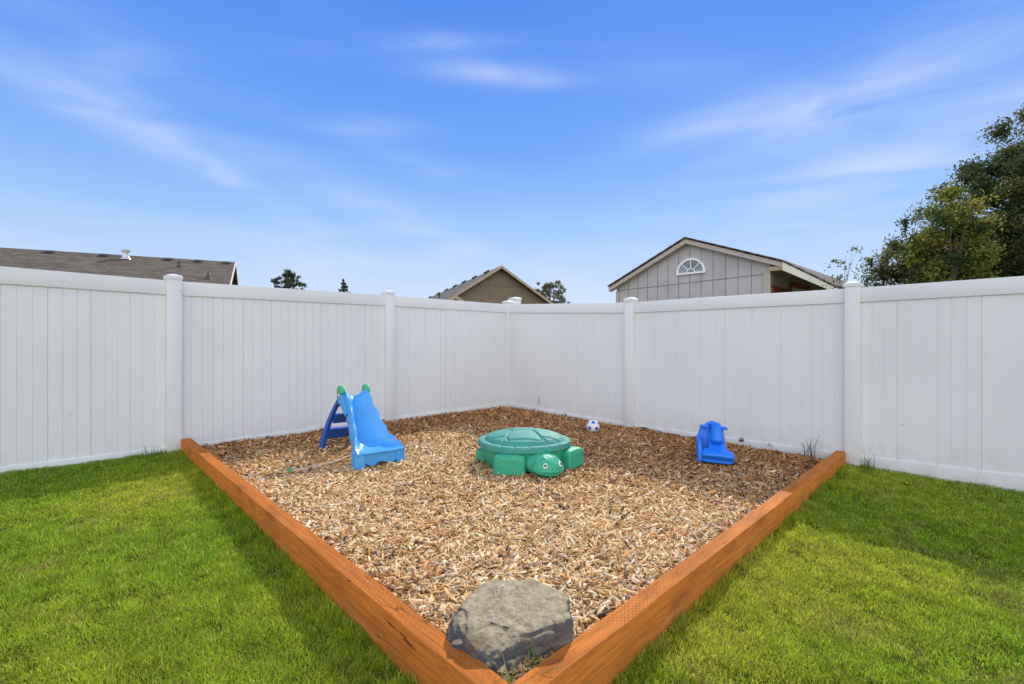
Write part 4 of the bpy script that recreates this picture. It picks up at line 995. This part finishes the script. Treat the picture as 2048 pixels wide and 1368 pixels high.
# right outbuilding: gable towards us, wide eave on its right
def make_shed():
    R_ = 10.
    Lp = Vector((2.90, 14.3, 0)); Rp = Vector((6.09, 11.0, 0)); d = (Rp-Lp); W = d.length; d.normalize(); b = Vector((-d.y, d.x, 0)); b = b if b.y > 0 else -b
    root = empty('outbuilding', tuple(Lp)); tag(root, 'mauve-grey panel-sided gabled outbuilding with a half-round window, beyond the right fence', 'building')
    ez = CAMZ+1.815; el = CAMZ+1.65; rz = CAMZ+2.68; mid = W*.5
    def P(s, z, k=0): return d*s+b*k+Vector((0, 0, z))
    sw0, sw1 = W*.02, W*.93
    tl_ = (rz-el)/mid; tr_ = (rz-ez)/(W-mid)
    zl = lambda s: el+tl_*s if s < mid else rz-tr_*(s-mid)
    depth = 4.8
    w = MB(); dz = .10
    w.prism([P(sw0, 0, .12), P(sw1, 0, .12), P(sw1, zl(sw1)-dz, .12), P(mid, rz-dz, .12), P(sw0, zl(sw0)-dz, .12)], b*depth); w.build('wall', M['shedwall'], root)
    # grooves between siding panels: thin dark recess strips proud by 2 mm, and a horizontal flashing
    gv = MB(); s = sw0+.10; hw = .006
    while s < sw1-.12:
        gv.box(P(s, (zl(s)-dz)/2, .1165), (.008, .01, zl(s)-dz-.16), Matrix.Rotation(math.atan2(d.y, d.x), 3, 'Z')); s += .305
    gv.box(P((sw0+sw1)/2, CAMZ+1.535, .1155), (sw1-sw0-.05, .012, .012), Matrix.Rotation(math.atan2(d.y, d.x), 3, 'Z') @ Matrix.Rotation(-.02, 3, 'Y'))
    gv.build('siding_seams', M['groove'], root)
    # roof
    ov = -.10
    roof_plane([P(-.08, el-tl_*.08+.02, ov), P(-.08, el-tl_*.08+.02, depth+.3), P(mid, rz+.02, depth+.3), P(mid, rz+.02, ov)], 'roof', M['roofdark'], root, .03)
    roof_plane([P(W, ez+.02, ov), P(W, ez+.02, depth+.3), P(mid, rz+.02, depth+.3), P(mid, rz+.02, ov)], 'roof', M['roofdark'], root, .03)
    sx = W*1.229; zx = CAMZ+1.157
    roof_plane([P(sx, zx, ov), P(sx, zx, depth+.3), P(W, ez+.02, depth+.3), P(W, ez+.02, ov)], 'eave_roof', M['roofdark'], root, .04)
    # trim under the gable
    for a_, za, c_, zc, ht, mt in ((-.06, el-.03, mid, rz, .11, 'shedtrim'), (mid, rz, W-.005, ez, .11, 'shedtrim')):
        rk = MB(); rk.prism([P(a_, za-.035, -.06), P(c_, zc-.035, -.06), P(c_, zc-ht-.035, -.06), P(a_, za-ht-.035, -.06)], b*.17); rk.build('rake_board', M[mt], root)
    rk = MB(); rk.prism([P(W, ez-.03, -.09), P(sx, zx-.035, -.09), P(sx, zx-.15, -.09), P(W, ez-.215, -.09)], b*.04); rk.build('eave_fascia', M['cream'], root)
    sf = MB(); sf.prism([P(sw1+.02, ez-.10, -.04), P(W, ez-.12, -.04), P(sx-.02, zx-.10, -.04), P(sx-.02, zx-.12, -.04), P(W, ez-.20, -.04), P(sw1+.02, ez-.20, -.04)], b*(depth+.2)); sf.build('soffit', M['tantrim'], root)
    cb = MB(); cb.box(P(sw1-.06, (zl(sw1)-.2)/2, .095), (.15, .04, zl(sw1)-.3), Matrix.Rotation(math.atan2(d.y, d.x), 3, 'Z')); cb.build('corner_board', M['shedtrim'], root); cb = MB(); cb.box(P(sw0+.05, (zl(sw0)-.2)/2, .095), (.09, .04, zl(sw0)-.25), Matrix.Rotation(math.atan2(d.y, d.x), 3, 'Z')); cb.build('corner_board', M['shedtrim'], root)
    # half-round window
    cs = W*.515; cz = CAMZ+1.80; rad = .39
    Rm = Matrix((d, -b, Vector((0, 0, 1)))).transposed()
    def Q(x, z, k): return P(cs, cz, .12)+d*x+Vector((0, 0, z))-b*k
    wn = MB(); n = 24
    o_ = [(rad*math.cos(math.pi*i/n), rad*math.sin(math.pi*i/n)*.92) for i in range(n+1)]; i_ = [(x*.86, z*.86) for x, z in o_]
    for i in range(n):
        q = [o_[i], o_[i+1], i_[i+1], i_[i]]; wn.prism([Q(x, z, .004) for x, z in q], -b*.045)
    wn.prism([Q(-rad, -.05, .004), Q(rad, -.05, .004), Q(rad, .0, .004), Q(-rad, .0, .004)], -b*.05)
    for a_ in (45, 90, 135):
        c1, s1 = math.cos(R(a_)), math.sin(R(a_))*.92; t = Vector((-s1, 0, c1))*.012
        wn.prism([Q(c1*.10-s1*.011, s1*.10+c1*.011, .006), Q(c1*.10+s1*.011, s1*.10-c1*.011, .006), Q(c1*rad*.88+s1*.011, s1*rad*.88-c1*.011, .006), Q(c1*rad*.88-s1*.011, s1*rad*.88+c1*.011, .006)], -b*.03)
    for i in range(12):
        a0, a1 = math.pi*i/12, math.pi*(i+1)/12
        wn.prism([Q(.115*math.cos(a0), .105*math.sin(a0), .006), Q(.115*math.cos(a1), .105*math.sin(a1), .006), Q(.088*math.cos(a1), .08*math.sin(a1), .006), Q(.088*math.cos(a0), .08*math.sin(a0), .006)], -b*.03)
    wo = wn.build('window', M['white'], root)
    gl = MB(); gl.prism([Q(x*.9, z*.9, .006) for x, z in o_], -b*.008); gl.build('pane', M['glass'], wo)
    # side wall openings with red trim under the eave
    def side_frame(k0, k1, zt_, zb, name, mat, tw=.11):
        f = MB()
        def Sd(k, z, o): return P(sw1, z, k)+d*o
        f.prism([Sd(k0, zt_, .004), Sd(k1, zt_, .004), Sd(k1, zt_-tw, .004), Sd(k0, zt_-tw, .004)], d*.035)
        for kk in (k0, k1-tw): f.prism([Sd(kk, zt_-tw, .004), Sd(kk+tw, zt_-tw, .004), Sd(kk+tw, zb, .004), Sd(kk, zb, .004)], d*.035)
        o = f.build(name, mat, root)
        g_ = MB(); g_.prism([Sd(k0+tw, zt_-tw, .004), Sd(k1-tw, zt_-tw, .004), Sd(k1-tw, zb, .004), Sd(k0+tw, zb, .004)], d*.012); g_.build('panel', M['cream'], o)
    side_frame(.22, 1.27, CAMZ+1.30, .9, 'window_frame', M['red'], .16); side_frame(1.40, 3.1, CAMZ+1.515, .2, 'door_frame', M['red'], .13)
    br = MB(); br.tube([P(sw1+.0, ez-.55, .10), P(sw1+.5, ez-.30, .02)], .012, 6); br.tube([P(sw1+.5, ez-.30, .02), P(sw1+.62, ez-.27, -.03), P(sw1+.66, ez-.31, -.03), P(sw1+.6, ez-.34, -.03)], .008, 6); br.build('hook_bracket', M['metal'], root)
make_shed()

# ------------------------------------------------------------------ trees
def leaves(name, pts, size, tint, mat, parent, droop=0):
    n = len(pts); a = rng.normal(size=(n, 3)); a /= np.linalg.norm(a, axis=1)[:, None]; b = rng.normal(size=(n, 3)); b -= (a*b).sum(1)[:, None]*a; b /= np.linalg.norm(b, axis=1)[:, None]
    if droop: b[:, 2] -= droop; b /= np.linalg.norm(b, axis=1)[:, None]
    s = (size*rng.uniform(.6, 1.4, n))[:, None]
    V = np.stack([pts-b*s, pts+a*s*.42-b*s*.1, pts+b*s, pts-a*s*.42-b*s*.1], 1).reshape(-1, 3)
    me = np_mesh(name, V, np.arange(n*4), np.arange(n)*4, np.repeat(tint, 4, 0)); return link(name, me, mat, parent)
def tree(name, label, x, y, zc, rx, rz, ncl, nleaf, lsize, cols, trunk_r, clr=.35, group=None, mat='leaf', shell=.55, lop=0, limbs=7, cut=None, droop=0, cat='tree'):
    root = empty(name, (x, y, 0)); tag(root, label, cat, group)
    # clump centres through the crown volume
    d = rng.normal(size=(ncl, 3)); d /= np.linalg.norm(d, axis=1)[:, None]; rr = (shell+(1-shell)*rng.random(ncl)**.6)
    rr *= 1+.34*(fbm(np.arctan2(d[:, 1], d[:, 0])*3.0+9, d[:, 2]*4+7, 4, 3)-.5)*2
    cc = d*rr[:, None]*np.array([rx, rx, rz]); 
    cc[:, 2] += zc
    if lop: cc[:, :2] *= (1-lop*np.clip((cc[:, 2:3]-zc)/rz, -1, 1))
    if cut is not None: cc = cc[cc[:, 2] > cut]
    ncl = len(cc)
    tk = MB(); top = zc+rz*.55
    tk.tube([(0, 0, -.2), (.03, .02, zc*.4), (-.04, .03, zc*.8), (0, 0, top)], [trunk_r*1.25, trunk_r, trunk_r*.7, trunk_r*.2], 10)
    for i in range(limbs):
        q = cc[rng.integers(ncl)]; s = Vector((0, 0, max(zc*.45, q[2]-rz*.8))); e = Vector(q)*.92; e.z = q[2]; m_ = s.lerp(e, .5)+Vector((0, 0, rz*.08)); tk.tube([s, m_, e], [trunk_r*.4, trunk_r*.24, trunk_r*.06], 6)
    tk.build('trunk', M['bark'], root, smooth=60)
    idx = rng.integers(ncl, size=nleaf); sp = rng.uniform(.7, 1.25, ncl)*clr
    g = rng.normal(size=(nleaf, 3)); g *= (np.minimum(np.abs(rng.normal(0, .6, nleaf)), 1.15*rng.random(nleaf)**.3)/np.linalg.norm(g, axis=1))[:, None]
    P_ = cc[idx]+g*sp[idx][:, None]*np.array([1, 1, .75]);
    if droop: P_[:, 2] -= np.abs(rng.normal(0, droop*.5, nleaf))
    cols = np.array(cols); ccol = cols[rng.integers(len(cols), size=ncl)]*rng.uniform(.75, 1.25, (ncl, 1))
    t = ccol[idx]*rng.uniform(.7, 1.35, (nleaf, 1))
    leaves('crown', P_, lsize, t, M[mat], root, droop); return root
def spire(name, label, x, y, ztop, h, rbase, n, cols):
    root = empty(name, (x, y, 0)); tag(root, label, 'tree')
    tk = MB(); tk.tube([(0, 0, 0), (0, 0, ztop)], [.18, .02], 8); tk.build('trunk', M['bark'], root)
    P_ = []
    lay = 13
    for L_ in range(lay):
        t = (L_+.3)/lay; z = ztop-h*t; r_ = rbase*t**.85
        for k in range(7):
            a = rng.uniform(0, 6.28); m_ = int(n/lay/7); rad = r_*np.sqrt(rng.random(m_))*rng.uniform(.75, 1.15)
            P_.append(np.stack([np.cos(a+rng.normal(0, .12, m_))*rad, np.sin(a+rng.normal(0, .12, m_))*rad, z+.10-.25*rad/max(rbase, .1)+rng.normal(0, .06, m_)], -1))
    P_.append(np.stack([rng.normal(0, .03, 60), rng.normal(0, .03, 60), ztop-rng.random(60)*h*.15], -1))
    P_ = np.concatenate(P_); c = np.array(cols)[rng.integers(len(cols), size=len(P_))]*rng.uniform(.7, 1.3, (len(P_), 1)); leaves('crown', P_, .10, c, M['crownfar'], root)
hazy_greens = [(.05, .072, .045), (.07, .09, .045), (.085, .09, .045)]  # haze put into the leaf colours: lightened greens for far trees
tree('round_tree', 'distant dark round-topped evergreen between the left house and the first fence post', -27.4, 60, 7.6, 2.05, 2.5, 150, 9000, .14, hazy_greens, .3, .40, mat='crownfar', shell=.25, lop=.30)
spire('spruce_tree', 'tip of a small distant spruce showing over the left fence', -20.6, 60, 8.75, 5, 2.2, 6000, hazy_greens)
tree('round_tree', 'distant olive tree peeking from behind the tan gable house', 3.85, 50, 5.55, 1.75, 2.05, 170, 7500, .10, [(.17, .18, .10), (.13, .145, .085), (.21, .20, .11)], .3, .36, mat='crownfar', shell=.3)  # olive leaf colours lightened, distance haze painted in
tree('shrub_tree', 'low distant treetop right of the olive tree', 5.2, 50, 4.35, .8, .9, 40, 1800, .12, [(.07, .09, .04)], .15, .3, mat='crownfar', shell=.3)
# right side trees
tree('big_tree', 'big dense dark green tree filling the right edge above the fence', 16.2, 13.9, 4.3, 3.8, 4.0, 480, 290000, .052, [(.035, .055, .016), (.05, .07, .02), (.065, .09, .024), (.11, .12, .03)], .35, .58, shell=.35, lop=.28)
tree('maple_tree', 'yellow-green leafy tree in front of the big dark tree', 11.15, 12.4, 2.8, .95, 2.15, 120, 26000, .045, [(.13, .18, .025), (.19, .22, .03), (.23, .22, .035), (.06, .09, .02)], .16, .42, shell=.4, lop=.30)
tree('birch_tree', 'loose olive birch with drooping twigs, left of the yellow-green tree', 11.45, 14.0, 2.7, 1.25, 2.3, 90, 20000, .045, [(.11, .12, .04), (.08, .095, .03), (.15, .15, .05)], .12, .34, shell=.35, droop=.45, lop=.35)
tree('sapling', 'thin sapling with sparse leaves, right beside the outbuilding eave', 6.6, 9.7, 2.45, .50, .80, 30, 420, .034, [(.09, .13, .02), (.14, .17, .03)], .012, .15, shell=.3, limbs=10, lop=.2)
